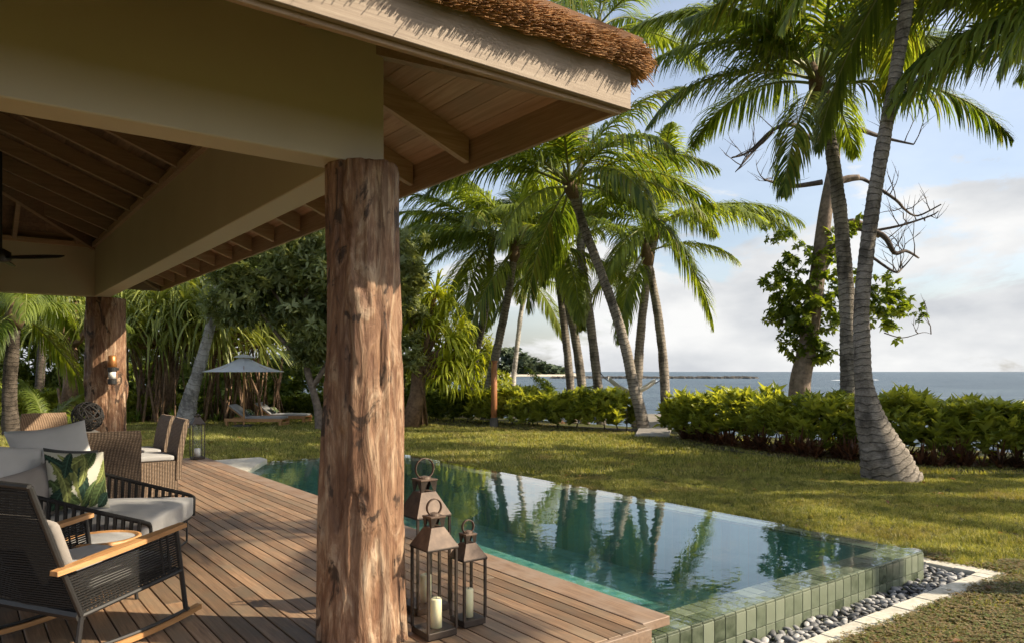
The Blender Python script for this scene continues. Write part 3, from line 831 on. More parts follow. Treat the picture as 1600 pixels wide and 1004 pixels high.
# ------------------------------------------------------------------ palms
def strip(pts, widths, normal_side):
    """flat tapered strip: returns verts (2 per point), quads as tris"""
    vs = []
    for p, w, s in zip(pts, widths, normal_side): vs += [p - s*w/2, p + s*w/2]
    fs = []
    for i in range(len(pts)-1): fs += [(2*i, 2*i+1, 2*i+3), (2*i, 2*i+3, 2*i+2)]
    return vs, fs
def frond_mesh(e0, bend, seed, npair=86, dry=False):
    rr = random.Random(seed); V = []; Fc = []; Q = []
    N = 22; pts = []; tang = []
    p = Vector((0,0,0)); side_bend = rr.uniform(-0.25, 0.25); az = 0.0
    for i in range(N+1):
        tt = i/N; el = R(e0) - R(bend)*(tt**1.35)
        az = side_bend*tt
        tg = Vector((math.cos(el)*math.cos(az), math.cos(el)*math.sin(az), math.sin(el)))
        pts.append(p.copy()); tang.append(tg); p = p + tg/N
    b = MB(); b.tube(pts, [0.0085*(1-0.85*i/N)+0.001 for i in range(N+1)], 5)
    V += [Vector(v) for v in b.v]; Q += [0.5]*len(b.v)
    tri = []
    for f in b.f:
        for k in range(1, len(f)-1): tri.append((f[0], f[k], f[k+1]))
    nr = len(tri); Fc += tri
    for sgn in (-1, 1):
        for k in range(npair):
            tt = 0.17 + 0.83*(k + rr.uniform(-0.25, 0.25))/npair
            tt = min(0.995, max(0.16, tt)); fi = tt*N; i = min(N-1, int(fi)); u = fi - i
            pos = pts[i].lerp(pts[i+1], u); tg = tang[i].lerp(tang[i+1], u).normalized()
            hs = Vector((-tg.y, tg.x, 0)); hs = hs.normalized() if hs.length > 0.01 else Vector((0,1,0))
            upv = hs.cross(tg); upv = -upv if upv.z < 0 and abs(tg.z) < 0.95 else upv
            sw = R(30 + 38*tt + rr.uniform(-6, 6))
            d = hs*sgn*math.cos(sw) + tg*math.sin(sw) + upv*rr.uniform(0.05, 0.35)
            d.normalize()
            ln = 0.255*(math.sin(math.pi*min(1, 0.16+tt*0.86))**0.55)*rr.uniform(0.85, 1.1) + 0.02
            dr = rr.uniform(0.26, 0.62); q = rr.random()
            lp = [pos]; segs = 4; dd = d.copy()
            for s in range(segs):
                dd = (dd + Vector((0,0,-1))*dr*(0.35 + 0.5*s)).normalized()
                lp.append(lp[-1] + dd*ln/segs)
            wd = 0.0122*rr.uniform(0.8, 1.15)
            ws = [wd*0.55, wd, wd*0.9, wd*0.6, wd*0.08]
            sv = []
            for s in range(segs+1):
                t2 = (lp[min(s+1, segs)] - lp[max(s-1, 0)]).normalized()
                w = t2.cross(upv*0.8 + hs*sgn*0.5 + tg*0.3)
                sv.append(w.normalized() if w.length > 1e-4 else tg)
            vs, fs = strip(lp, ws, sv); o = len(V)
            V += vs; Fc += [tuple(j+o for j in f) for f in fs]; Q += [q*0.45]*len(vs)
    me = arr_mesh('frond', np.array([v[:] for v in V]), np.array(Fc), Q)
    me.materials.append(M['frond_dry'] if dry else M['frond']); me.materials.append(M['rachis'])
    mi = np.zeros(len(Fc), dtype=np.int32); mi[:nr] = 1; me.polygons.foreach_set('material_index', mi)
    return me
LADDER = [(78, 50), (58, 64), (40, 72), (24, 68), (8, 60), (-12, 50), (-38, 36)]
FR = {}
for e0, bd in LADDER:
    for s in range(2): FR[(e0, s)] = frond_mesh(e0, bd + 10*s, e0*3 + s + 500)
FR_DRY = frond_mesh(10, 120, 77, 48, True)
def frond_for(e): return min(LADDER, key=lambda q: abs(q[0]-e))[0]
def add_uv(me, n, rings_v):
    uv = me.uv_layers.new(name='UVMap')
    vi = np.empty(len(me.loops), dtype=np.int32); me.loops.foreach_get('vertex_index', vi)
    arr = np.zeros((len(vi), 2), dtype=np.float32); rv = np.asarray(rings_v); idx = np.minimum(vi//n, len(rv)-1)
    arr[:,1] = rv[idx]; arr[:,0] = (vi % n)/n
    uv.data.foreach_set('uv', arr.ravel())
def smooth_path(pts, k=6):
    out = []; P = [Vector(p) for p in pts]
    for i in range(len(P)-1):
        p0, p1, p2, p3 = P[max(0,i-1)], P[i], P[i+1], P[min(len(P)-1,i+2)]
        for j in range(k):
            u = j/k
            out.append(0.5*((2*p1) + (p2-p0)*u + (2*p0-5*p1+4*p2-p3)*u*u + (3*p1-p0-3*p2+p3)*u*u*u))
    out.append(P[-1]); return out
def trunk_mesh(path, radii, n=14, k=7, name='trunk', wob=0.05):
    pts = smooth_path(path, k); m_ = len(path)-1
    rad = []
    for i in range(len(pts)):
        f = i/k; a = min(m_-1, int(f)); rad.append(radii[a]*(1-(f-a)) + radii[a+1]*(f-a))
    L = [0.0]
    for i in range(1, len(pts)): L.append(L[-1] + (pts[i]-pts[i-1]).length)
    # resample so that leaf scars get real relief
    step = 0.055; M_ = max(8, int(L[-1]/step)); P2 = []; R2 = []; L2 = []
    j = 0
    for i in range(M_+1):
        s = L[-1]*i/M_
        while j < len(L)-2 and L[j+1] < s: j += 1
        u = (s-L[j])/max(1e-6, L[j+1]-L[j]); P2.append(pts[j].lerp(pts[j+1], u))
        r = rad[j]*(1-u)+rad[j+1]*u
        R2.append(r*(1 + (0.045 if i % 2 else -0.02) + wob*noise.noise(Vector((s*1.5, pts[0].x, 0))))); L2.append(s)
    b = MB(); b.tube(P2, R2, n)
    vv = []
    for i, p in enumerate(b.v):
        q = Vector(p); c = P2[min(len(P2)-1, i//n)]; dd = q - c
        vv.append(tuple(c + dd*(1 + 0.10*noise.noise(q*2.2) + 0.05*noise.noise(q*7))))
    b.v = vv; me = b.mesh(name, True); add_uv(me, n, L2); return me
def palm(path, radii, label, fronds=None, nf=20, L=4.3, seed=0, bark='bark', group='coconut palms between the garden and the sea', skip=None, name='coconut_palm'):
    rr = random.Random(seed)
    base = Vector(path[0])
    root = empty(name, Matrix.Translation(base), label, 'palm tree', group)
    obj('trunk', trunk_mesh([Vector(p)-base for p in path], radii), M[bark], root)
    topv = Vector(path[-1]) - base; dirv = (Vector(path[-1]) - Vector(path[-2])).normalized()
    rt = radii[-1]
    b = MB(); b.tube([topv - dirv*0.25, topv + dirv*0.05, topv + dirv*0.35, topv + dirv*0.75], [rt*1.05, rt*1.75, rt*1.35, rt*0.3], 10)
    b.v = [tuple(Vector(v)*1.0 + Vector((noise.noise(Vector(v)*5), noise.noise(Vector(v)*5+Vector((9,0,0))), 0))*0.05) for v in b.v]
    b.build('crown_base', M['fiber'], root, True)
    fl = list(fronds or [])
    g = rr.uniform(0, 360)
    for i in range(nf):
        e = 80 - 112*(i/max(1, nf-1))**1.15 + rr.uniform(-7, 7); az = g + i*137.5 + rr.uniform(-14, 14)
        fl.append((az, e, L*rr.uniform(0.85, 1.06)*(0.8 if e > 65 else 1)))
    for az, e, ln in fl:
        if skip and skip(az % 360, e): continue
        o = obj('frond', FR[(frond_for(e), rr.randint(0, 1))], None, root, topv + dirv*rr.uniform(0.15, 0.45))
        o.scale = (ln, ln*rr.choice((-1, 1)), ln); o.rotation_euler = (rr.uniform(-0.15, 0.15), rr.uniform(-0.1, 0.1), R(az))
    return root
def pth(d, *pp, dd=0.0): return [at(x, y, d + dd*i/(len(pp)-1)) for i, (x, y) in enumerate(pp)]
def gpath(d, x, y, *pp):
    """first point goes down to the ground"""
    b = at(x, y, d); b.z = ground_z(b.x, b.y) - 0.05
    return [b] + [at(u, v, d) for u, v in pp]

# P1 leaning palm right front
palm(pth(12.4, (1398,757), (1380,712), (1362,660), (1350,600), (1346,520), (1349,440), (1361,340), (1379,230), (1397,130), (1418,5), (1436,-80)),
     [0.480, 0.375, 0.250, 0.148, 0.130, 0.124, 0.118, 0.111, 0.106, 0.103, 0.100],
     'large coconut palm with swollen grey base standing on the lawn in front of the hedge', nf=17, L=4.2, seed=4,
     fronds=[(182, 20, 3.6), (5, 22, 4.2), (330, 5, 4.2), (20, -10, 4.0)])
# P2 behind it
palm(gpath(16.5, 1328, 640, (1326,600), (1325,520), (1321,430), (1310,310), (1295,210), (1281,148)),
     [0.206, 0.181, 0.172, 0.159, 0.146, 0.136, 0.129],
     'slender coconut palm crossing behind the large front palm, full crown at the top', nf=12, L=4.4, seed=9, skip=lambda a, e: e < -5 and not (235 < a < 237),
     fronds=[(182, 34, 4.6), (196, 18, 4.5), (205, 40, 4.4), (236, -30, 4.0), (3, 32, 4.6), (-12, 12, 4.5), (14, 44, 4.4), (150, 58, 4.2), (60, 60, 4.2), (250, 58, 4.4), (300, 56, 4.4), (170, 55, 4.2)])
# P4 curved palm at the gap
palm(gpath(22, 1008, 662, (1000,640), (990,602), (972,522), (945,442), (915,362), (894,300)),
     [0.192, 0.178, 0.163, 0.148, 0.137, 0.130, 0.126], 'curved coconut palm leaning left beside the boardwalk gap in the hedge', nf=12, L=5.0, seed=21,
     fronds=[(196, 24, 5.2), (225, 24, 5.4), (180, 40, 5.0), (300, 24, 4.8), (335, 30, 4.6), (350, 5, 4.4), (250, 40, 4.6)])
palm(gpath(27, 994, 640, (997,580), (1003,500), (1013,420), (1023,366)), [0.192, 0.170, 0.155, 0.148, 0.141],
     'coconut palm with wide bright crown right of the curved palm', nf=11, L=5.0, seed=33, fronds=[(0, 30, 5.6), (-10, 22, 5.4), (190, 40, 5)])
palm(gpath(26, 1042, 640, (1039,605), (1035,550), (1026,480), (1012,405)), [0.185, 0.170, 0.155, 0.148, 0.133],
     'short coconut palm bowing left, second trunk from the broad leafy tree', nf=7, L=4.2, seed=41)
palm(gpath(27, 940, 640, (934,600), (922,500), (908,395), (905,290), (918,170), (932,55)), [0.185, 0.170, 0.159, 0.148, 0.141, 0.133, 0.126],
     'tallest coconut palm whose crown rises above the thatched eave', nf=11, L=5.0, seed=52)
palm(gpath(29, 915, 640, (909,600), (899,530), (884,455), (878,405)), [0.192, 0.178, 0.167, 0.155, 0.141],
     'right one of a close pair of coconut palms in the middle of the grove', nf=9, L=4.6, seed=61)
palm(gpath(30, 896, 640, (891,600), (884,530), (876,462), (868,400)), [0.185, 0.170, 0.155, 0.148, 0.133],
     'left one of a close pair of coconut palms in the middle of the grove', nf=9, L=4.6, seed=68)
palm(gpath(28, 758, 640, (765,600), (780,530), (794,460), (803,400)), [0.200, 0.178, 0.163, 0.148, 0.133],
     'dark trunked coconut palm leaning right just behind the wooden post', nf=11, L=4.8, seed=74, fronds=[(190, 30, 5), (170, 20, 5)])
palm(gpath(30, 722, 640, (733,600), (746,540), (761,470), (768,385)), [0.200, 0.178, 0.163, 0.148, 0.133],
     'leftmost leaning coconut palm of the grove, next to the lime green tree', nf=12, L=5.2, seed=83, fronds=[(180, 42, 5.6), (185, 22, 5.4), (160, 55, 5.2), (205, 32, 5.2), (172, 12, 5.0), (150, 35, 5.2)])
palm(gpath(37, 800, 630, (802,600), (808,540), (814,490), (822,445)), [0.148, 0.133, 0.122, 0.115, 0.111],
     'thin pale coconut palm farthest back in the grove', nf=8, L=4.6, seed=90, bark='bark_pale')
# palms to the right, mostly out of view; some are added to cast shade
palm([(10.9, 12.6, -0.4), (11.0, 12.5, 2), (10.9, 12.3, 4.2), (10.7, 12.0, 6.5)], [0.3, 0.22, 0.19, 0.17],
     'coconut palm at the right edge whose fronds hang into view', nf=16, L=4.6, seed=101, fronds=[(176, 26, 4.9), (168, 36, 4.8), (177, 10, 4.9), (177.2, 20, 4.7)], skip=lambda a, e: not 176.9 < a < 177.3 and ((178 < a < 300 and e < 45) or (90 < a < 300 and e < 18)))
palm([(8.6, 5.6, -0.4), (8.4, 5.65, 2.2), (8.0, 5.75, 4.4), (7.5, 5.9, 6.4)], [0.3, 0.2, 0.17, 0.15],
     'coconut palm out of view at the right, added to dapple the deck with shade', nf=11, L=4.0, seed=131)
palm([(14.8, 9.2, -0.4), (14.8, 9.3, 2.4), (14.6, 9.4, 4.8), (14.3, 9.5, 7.0)], [0.3, 0.2, 0.17, 0.15],
     'coconut palm out to the right that shades the near lawn', nf=9, L=4.2, seed=137)
palm([(17.5, 14.0, -0.4), (17.4, 14, 2.4), (17.0, 13.8, 5.0), (16.4, 13.6, 7.6)], [0.3, 0.22, 0.19, 0.17],
     'coconut palm farther off to the right of the lawn', nf=20, L=4.4, seed=113)

# ------------------------------------------------------------------ broadleaf templates
def leaf_template(L=1.0, W=0.4, fold=0.18, curl=0.25):
    V = np.array([(0,0,0), (-W/2,L*0.45,fold*W), (0,L*0.45,-0.02*L), (W/2,L*0.45,fold*W), (0,L,-curl*L)], dtype=float)
    F = np.array([(0,2,1), (0,3,2), (1,2,4), (2,3,4)])
    return V, F
def rosette(nl, L, W, e_lo, e_hi, seed, curl=0.25, jitter=0.2):
    rr = random.Random(seed); V = []; F = []; o = 0
    for i in range(nl):
        lv, lf = leaf_template(L*rr.uniform(1-jitter, 1+jitter), W*rr.uniform(0.85, 1.15), curl=curl)
        e = R(rr.uniform(e_lo, e_hi)); a = i*2.399 + rr.uniform(-0.3, 0.3)
        m_ = np.array(Matrix.Rotation(a, 3, 'Z') @ Matrix.Rotation(e, 3, 'X'))
        V.append(lv @ m_.T + np.array([0,0,rr.uniform(-0.15, 0.05)*L])); F.append(lf + o); o += len(lv)
    return np.concatenate(V), np.concatenate(F)
def strap_head(nl, L, W, seed, e_lo=-30, e_hi=85, droop=1.0, segs=6):
    """a head of long drooping strap leaves"""
    rr = random.Random(seed); V = []; F = []
    for i in range(nl):
        a = i*2.399 + rr.uniform(-0.3, 0.3); e = R(rr.uniform(e_lo, e_hi)); l = L*rr.uniform(0.7, 1.1)
        d = Vector((math.cos(e)*math.cos(a), math.cos(e)*math.sin(a), math.sin(e))); p = Vector((0,0,0)) + d*0.03
        hs = Vector((-math.sin(a), math.cos(a), 0)); pts = [p.copy()]
        for s in range(segs):
            d = (d + Vector((0,0,-1))*droop*(0.10 + 0.16*s)).normalized(); p = p + d*l/segs; pts.append(p.copy())
        ws = [W*0.8] + [W*(1 - (s/segs)**2.2) + W*0.05 for s in range(1, segs+1)]
        vs, fs = strip(pts, ws, [hs]*(segs+1)); o = len(V)
        V += [v[:] for v in vs]; F += [tuple(j+o for j in f) for f in fs]
    return np.array(V), np.array(F)

def hedge(name, line, width, height, label, mat, rose, per_m, s_lo, s_hi, z0=0.0, seed=0, group='garden hedges'):
    """line: ground points; foliage fills a lumpy box along it, denser on its skin"""
    global RNG
    P = []; line = [Vector((x, y, 0)) for x, y in line]
    Rm = []
    for a, b in zip(line, line[1:]):
        d = b - a; L = d.length; d.normalize(); nrm = Vector((-d.y, d.x, 0)); n = int(L*per_m)
        for i in range(n):
            s = RNG.uniform(0, L); c = a + d*s
            lump = 1 + 0.20*noise.noise(Vector((c.x*0.9, c.y*0.9, seed))) + 0.24*noise.noise(Vector((c.x*3, c.y*3, seed)))
            th = RNG.uniform(-0.15*math.pi, 1.15*math.pi); rr_ = RNG.uniform(0.72, 1.0)**0.5
            ox = math.copysign(abs(math.cos(th))**0.6, math.cos(th))*width/2*rr_*lump; oz = max(0.02, (math.sin(th)*0.5+0.5))*height*lump*(0.55 + 0.45*rr_) if math.sin(th) < 0.7 else height*lump*rr_
            p = c + nrm*ox; P.append((p.x, p.y, ground_z(p.x, p.y) + z0 + oz + RNG.normal(0, 0.06)))
    P = np.array(P); n = len(P)
    parts = []
    k = len(rose)
    for i in range(k):
        Q = P[i::k]; parts.append(scatter(rose[i], Q, rot_mats(len(Q), 0.0, 0.75), RNG.uniform(s_lo, s_hi, len(Q))))
    V, F, q = join(parts)
    c0 = line[0]; root = empty(name, Matrix.Translation((c0.x, c0.y, ground_z(c0.x, c0.y))), label, 'hedge', group)
    V = V - np.array([c0.x, c0.y, ground_z(c0.x, c0.y)])
    tag(obj('foliage', arr_mesh('foliage', V, F, q), mat, root), kind='stuff')
    b = MB()
    for a, bb in zip(line, line[1:]):
        L = (bb-a).length
        for i in range(int(L*2.2)):
            c = a.lerp(bb, random.random()); gz = ground_z(c.x, c.y)
            e = c + Vector((random.uniform(-.3,.3), random.uniform(-.3,.3), 0))
            b.tube([(c.x-c0.x, c.y-c0.y, gz-ground_z(c0.x,c0.y)), (e.x-c0.x, e.y-c0.y, gz-ground_z(c0.x,c0.y)+height*0.8)], [0.022, 0.008], 5)
    b.build('stems', M['twig'], root)
    return root
ROSE = [rosette(9, 0.20, 0.085, 8, 75, s, 0.15) for s in (1, 2, 3)]
SMALL = [rosette(8, 0.11, 0.055, 0, 75, s, 0.2) for s in (4, 5, 6)]
def gp(px, d): return ((px-CX)/F_PX*d, d)
# right hand naupaka hedge
hedge('hedge', [(4.75, 20.6), (5.6, 18.2), (7.0, 16.0), (8.4, 14.9), (10.2, 14.2), (13.5, 13.0)], 1.5, 1.02,
      'bright leafy hedge running right from the boardwalk behind the large palm', M['hedge'], ROSE, 215, 0.7, 1.7, 0.05, 1)
hedge('hedge', [(3.55, 22.4), (1.2, 24.0), (-1.0, 25.8)], 1.5, 1.02,
      'bright leafy hedge between the boardwalk and the wooden post', M['hedge'], ROSE, 230, 0.9, 1.4, 0.0, 2)
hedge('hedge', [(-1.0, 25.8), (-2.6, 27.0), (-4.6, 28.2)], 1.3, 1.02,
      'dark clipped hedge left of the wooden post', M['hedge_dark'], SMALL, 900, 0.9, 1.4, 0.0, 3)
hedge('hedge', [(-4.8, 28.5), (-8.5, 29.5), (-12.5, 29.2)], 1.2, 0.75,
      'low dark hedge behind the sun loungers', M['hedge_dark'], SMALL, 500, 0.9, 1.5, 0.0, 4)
hedge('hedge', [(-12.5, 27.8), (-16.5, 25.6), (-21.0, 23.5)], 1.6, 0.95,
      'sunlit leafy hedge at the left behind the far column', M['hedge'], ROSE, 240, 0.8, 1.2, 0.0, 5)

# bromeliads along the hedge foot
BR = []
for s in range(3):
    V, F = strap_head(26, 0.46, 0.045, 30+s, 15, 85, 0.5, 4); me = arr_mesh('bromeliad_plant', V, F, RNG.random(len(V))*0.3); me.materials.append(M['bromeliad']); BR.append(me)
rb = random.Random(8)
hl = [(4.55, 19.9), (5.15, 17.8), (6.4, 15.45), (7.9, 14.25), (9.8, 13.45), (11.4, 12.9)]
cnt = 0
for (ax, ay), (bx, by) in zip(hl, hl[1:]):
    L = math.hypot(bx-ax, by-ay); n = int(L/0.115)
    for i in range(n):
        u = (i + rb.random())/n; x = ax + (bx-ax)*u + rb.uniform(-.12,.12); y = ay + (by-ay)*u + rb.uniform(-.22,.22)
        if abs(x - 6.35) < 0.5 and y < 13.0: continue
        o = obj('bromeliad_plant', rb.choice(BR), None, None, (x, y, ground_z(x, y)))
        s = rb.uniform(0.85, 1.4); o.scale = (s, s, s*rb.uniform(0.8, 1.1)); o.rotation_euler = (0, 0, rb.uniform(0, 6.3))
        tag(o, 'dark red strap leaved bromeliad at the foot of the right hedge', 'plant', 'bromeliads along the hedge foot'); cnt += 1
# soil bed under hedges
b = MB()
for ln, w in (([(4.6, 20.8), (5.3, 18.1), (6.7, 15.7), (8.2, 14.5), (10.0, 13.75), (13.4, 12.6)], 1.1), ([(3.7, 22.1), (1.2, 23.6), (-1.2, 25.4), (-2.7, 26.6), (-4.8, 27.8), (-8.5, 29.1), (-12.5, 28.3)], 1.0)):
    for (ax, ay), (bx, by) in zip(ln, ln[1:]):
        d = Vector((bx-ax, by-ay, 0)).normalized(); nn_ = Vector((-d.y, d.x, 0))*w
        q = [Vector((ax,ay,0))-nn_, Vector((bx,by,0))-nn_, Vector((bx,by,0))+nn_, Vector((ax,ay,0))+nn_]
        b.add([(p.x, p.y, ground_z(p.x, p.y)+0.035) for p in q], [(0,1,2,3)])
tag(b.build('planting_bed', M['soil']), kind='structure')

# ------------------------------------------------------------------ broadleaf trees
def tree(name, base, limbs, clumps, label, mat, tmpl, barkm, size=(0.9, 1.2), tilt=1.2, cat='tree', group=None, twigs=None):
    """limbs: list of (path, radii); clumps: (centre, radius xyz, count)"""
    base = Vector(base); root = empty(name, Matrix.Translation(base), label, cat, group)
    b = MB()
    for path, rad in limbs:
        sp = smooth_path([Vector(p)-base for p in path], 5); k = 5; rr_ = []
        for i in range(len(sp)):
            f = i/k; a = min(len(rad)-2, int(f)); rr_.append(rad[a]*(1-(f-a)) + rad[a+1]*(f-a))
        b.tube(sp, rr_, 9)
    b.build('trunk', barkm, root, True)
    if twigs:
        tb = MB()
        for pts, r in twigs: tb.tube([Vector(p)-base for p in pts], [r*(1-0.75*i/(len(pts)-1)) for i in range(len(pts))], 5)
        tag(tb.build('twigs', M['twig'], root, True), kind='stuff')
    parts = []
    for ci, (c, r, n) in enumerate(clumps):
        d = RNG.normal(size=(n,3)); d /= np.linalg.norm(d, axis=1)[:,None]; rad = RNG.uniform(0.35, 1.0, n)**0.45
        P = np.array(c) - np.array(base) + d*rad[:,None]*np.array(r)
        nz = np.array([noise.noise(Vector(p)*1.1) for p in P]); keep = nz > -0.22
        P = P[keep]
        if len(P) == 0: continue
        parts.append(scatter(tmpl[ci % len(tmpl)], P, rot_mats(len(P), 0.0, tilt), RNG.uniform(size[0], size[1], len(P))))
    V, F, q = join(parts)
    tag(obj('crown', arr_mesh('crown', V, F, q), mat, root), kind='stuff')
    return root
def gnd(px, py, d):
    v = at(px, py, d); v.z = ground_z(v.x, v.y); return v
# broad tree with bare limbs behind the two right palms
d = 22
A = lambda x, y: at(x, y, d)
bare = [[(1302,214),(1270,206),(1233,204),(1202,209),(1176,232),(1147,243)], [(1202,211),(1178,236),(1160,256),(1148,270)], [(1312,209),(1329,205),(1371,209),(1400,216),(1424,228)],
        [(1315,282),(1342,277),(1363,279),(1388,318),(1413,328),(1440,335),(1464,322)], [(1366,358),(1413,350),(1455,337),(1466,330)], [(1329,347),(1375,368),(1392,397),(1413,393),(1440,402)],
        [(1371,395),(1388,427),(1413,418),(1420,400)], [(1285,285),(1240,290),(1205,286),(1185,287)], [(1376,520),(1400,528),(1430,520),(1446,522)], [(1215,440),(1214,470),(1222,490),(1218,510)]]
rt_ = random.Random(2); tw = []
for k, br in enumerate(bare):
    base_r = [0.10, 0.05, 0.10, 0.075, 0.05, 0.11, 0.05, 0.09, 0.02, 0.015][k]
    pts = smooth_path([A(x, y) + Vector((0, rt_.uniform(-.5,.5), 0)) for x, y in br], 4); tw.append((pts, base_r))
    for j in range(6 if k < 8 else 2):
        p = pts[rt_.randint(len(pts)//3, len(pts)-1)]; dv = Vector((rt_.uniform(-.6,.6), rt_.uniform(-.4,.4), rt_.uniform(-0.2, 0.9))); q = [p.copy()]; ln = rt_.uniform(0.5, 1.2)
        for s in range(4):
            dv = dv + Vector((rt_.uniform(-.3,.3), rt_.uniform(-.3,.3), rt_.uniform(-.15,.35))); q.append(q[-1] + dv.normalized()*ln/4)
        tw.append((q, 0.018))
        for _ in range(2):
            s0 = q[rt_.randint(1, 3)]; q2 = [s0.copy()]; dv2 = dv + Vector((rt_.uniform(-1,1), rt_.uniform(-1,1), rt_.uniform(-.3,.8)))
            for s in range(3): dv2 = dv2 + Vector((rt_.uniform(-.4,.4), 0, rt_.uniform(-.2,.4))); q2.append(q2[-1] + dv2.normalized()*0.18)
            tw.append((q2, 0.010))
VINE = [rosette(7, 0.20, 0.17, -35, 45, s, 0.45) for s in (11, 12, 13)]
cl = []
for x, y, r, n in ((1215,362,18,26),(1205,448,22,40),(1212,482,20,40),(1255,452,28,70),(1290,425,26,70),(1270,500,34,110),(1248,476,26,70),(1303,480,26,70),(1285,552,16,36),(1245,535,24,60),(1265,555,16,30),
                   (1312,362,16,30),(1335,346,10,14),(1382,448,20,40),(1392,482,26,60),(1424,492,16,30),(1370,470,20,40),(1402,500,20,36),(1250,402,22,40),(1287,385,20,36),(1230,420,18,30),(1225,500,18,30),(1320,430,18,30),(1399,530,8,12),(1340,500,20,36),(1262,525,22,50)):
    cl.append((tuple(A(x, y)), (1.15*r/F_PX*d, r/F_PX*d*1.5, 1.15*r/F_PX*d), int(n*0.6)))
tb = A(1248, 640); tb.z = ground_z(tb.x, tb.y) - 0.1
tree('broadleaf_tree', tb, [([tb, A(1250,600), A(1262,540), A(1276,440), A(1290,330), A(1304,250), A(1306,208)], [0.36, 0.31, 0.27, 0.23, 0.20, 0.16, 0.09]), ([A(1290,330), A(1312,285), A(1342,277)], [0.14,0.11,0.08]), ([A(1280,430), A(1310,370), A(1332,347), A(1375,368)], [0.15, 0.12, 0.11, 0.1])],
     cl, 'half bare broadleaf tree with heart shaped leaves behind the two right palms', M['leaf_vine'], VINE, M['bark_tree'], (0.8, 1.15), 1.0, twigs=tw)

# frangipani like tree left of and behind the front column
d = 23
FRG = [rosette(9, 0.26, 0.085, -25, 60, s, 0.2) for s in (21, 22, 23)]
cl = []
for x, y, r, n in ((360,470,45,150),(400,430,50,190),(455,400,50,190),(430,470,50,200),(480,460,55,230),(500,520,45,160),(380,500,26,60),(482,545,30,80),(355,430,32,80),(540,420,60,200),(600,440,60,200),(560,500,55,180),(620,500,45,140),(640,420,34,90),(480,360,40,120),(540,350,40,100),(630,555,34,70),(645,380,24,50)):
    cl.append((tuple(A(x, y)), (r/F_PX*d, 1.3*r/F_PX*d, 0.9*r/F_PX*d), int(n*1.35)))
tb = gnd(500, 665, d)
tree('garden_tree', tb, [([tb, A(497,640), A(488,605), A(478,570), A(470,520), A(480,450)], [0.16,0.13,0.11,0.10,0.08,0.05]), ([A(478,570), A(440,530), A(400,480)], [0.08,0.06,0.03]), ([A(488,605), A(530,540), A(580,480)], [0.09,0.07,0.03]), ([A(470,520), A(430,460), A(400,420)], [0.06,0.05,0.02])],
     cl, 'dark round crowned tree with glossy leaf rosettes beside the sun loungers', M['leaf_dark'], FRG, M['bark_tree'], (0.9, 1.3), 1.2)

# pandanus with stilt roots
def pandanus(name, d, heads, trunk, roots, label, mat, L=1.7, W=0.06, nl=60, seed=0, group=None):
    rr = random.Random(seed); base = gnd(*trunk[0], d); root = empty(name, Matrix.Translation(base), label, 'tree', group)
    TH_ = [strap_head(nl, L, W, seed+s, -20, 85, 1.0) for s in range(3)]
    b = MB(); tp = at(*trunk[1], d)
    b.tube([Vector((0,0,0)), (tp-base)*0.5 + Vector((0.1,0,0)), tp-base], [0.32, 0.26, 0.22], 9)
    parts = []
    for i, (x, y, dd) in enumerate(heads):
        h = at(x, y, d + dd); b.tube([tp-base, ((h+tp)/2 - base) + Vector((0,0,-0.25)), h-base], [0.14, 0.10, 0.07], 6)
        parts.append(scatter(TH_[i % 3], np.array([(h-base)[:]]), rot_mats(1, 0, 0.5), [rr.uniform(0.85, 1.15)]))
    b.build('trunk', M['root'], root, True)
    V, F, q = join(parts); q = RNG.random(len(q)//2).repeat(2)[:len(q)] if len(q) % 2 == 0 else q
    k = 14; q = np.repeat(RNG.random(len(V)//k + 1), k)[:len(V)]
    tag(obj('crown', arr_mesh('crown', V, F, q), mat, root), kind='stuff')
    for (x0, y0, x1, n) in roots:
        for i in range(n):
            s = at(x0 + rr.uniform(-18, 18), y0 + rr.uniform(-30, 30), d + rr.uniform(-.8,.8)); e = at(x1 + rr.uniform(-26, 26), 640, d + rr.uniform(-1.2, 1.2)); e.z = ground_z(e.x, e.y) - 0.03
            mid = (s+e)/2 + Vector((rr.uniform(-.1,.1), 0, 0.15)); r = rr.uniform(0.018, 0.05)
            MB().tube([s-base, mid-base, e-base], [r, r, r*1.1], 6).build('stilt_root', M['root'], root, True)
    return root
pandanus('pandanus_tree', 27, [(205,500,-1.5),(232,520,-1.7),(262,500,-1.9),(292,480,-1.6),(322,492,-1.7),(348,512,-1.6),(178,520,-1.2),(250,475,-1.6),(210,470,0),(240,450,-1),(275,475,.5),(310,450,0),(345,480,-1),(380,500,.5),(420,505,0),(445,520,1),(150,500,.5),(225,500,1),(295,505,-1.2),(190,480,-1),(330,520,-.6),(410,540,-.8),(260,440,1.2),(365,455,1)],
         [(255,650),(265,540)], [(215,540,215,10),(245,540,240,12),(275,535,275,12),(340,550,330,12),(370,560,365,14),(400,565,395,12),(425,570,420,6)], 'spreading pandanus with drooping strap leaves and a curtain of brown stilt roots', M['leaf_strap'], 2.0, 0.085, 66, 40)
pandanus('pandanus_tree', 25, [(95,490,0),(120,470,.5),(140,500,-.5),(70,515,0),(110,530,1)], [(105,650),(110,540)], [(105,580,105,5)], 'smaller pandanus with drooping leaves left of the far column', M['leaf_strap'], 1.9, 0.07, 50, 55)
pandanus('strap_leaf_tree', 24, [(680,460,.6),(700,475,.2),(645,470,.4),(725,545,-.3),(735,570,.2),(672,510,-.5),(690,500,0),(705,530,-.5),(675,535,.3),(700,565,-.4),(660,570,.4),(715,555,0),(650,530,.3),(640,500,1),(690,590,-.5),(720,590,0),(665,480,.6),(720,515,.5)], [(640,650),(655,560)], [(650,600,645,5)],
         'lime green strap leaved tree glowing in the sun right of the front column', M['leaf_lime'], 1.0, 0.08, 64, 70)
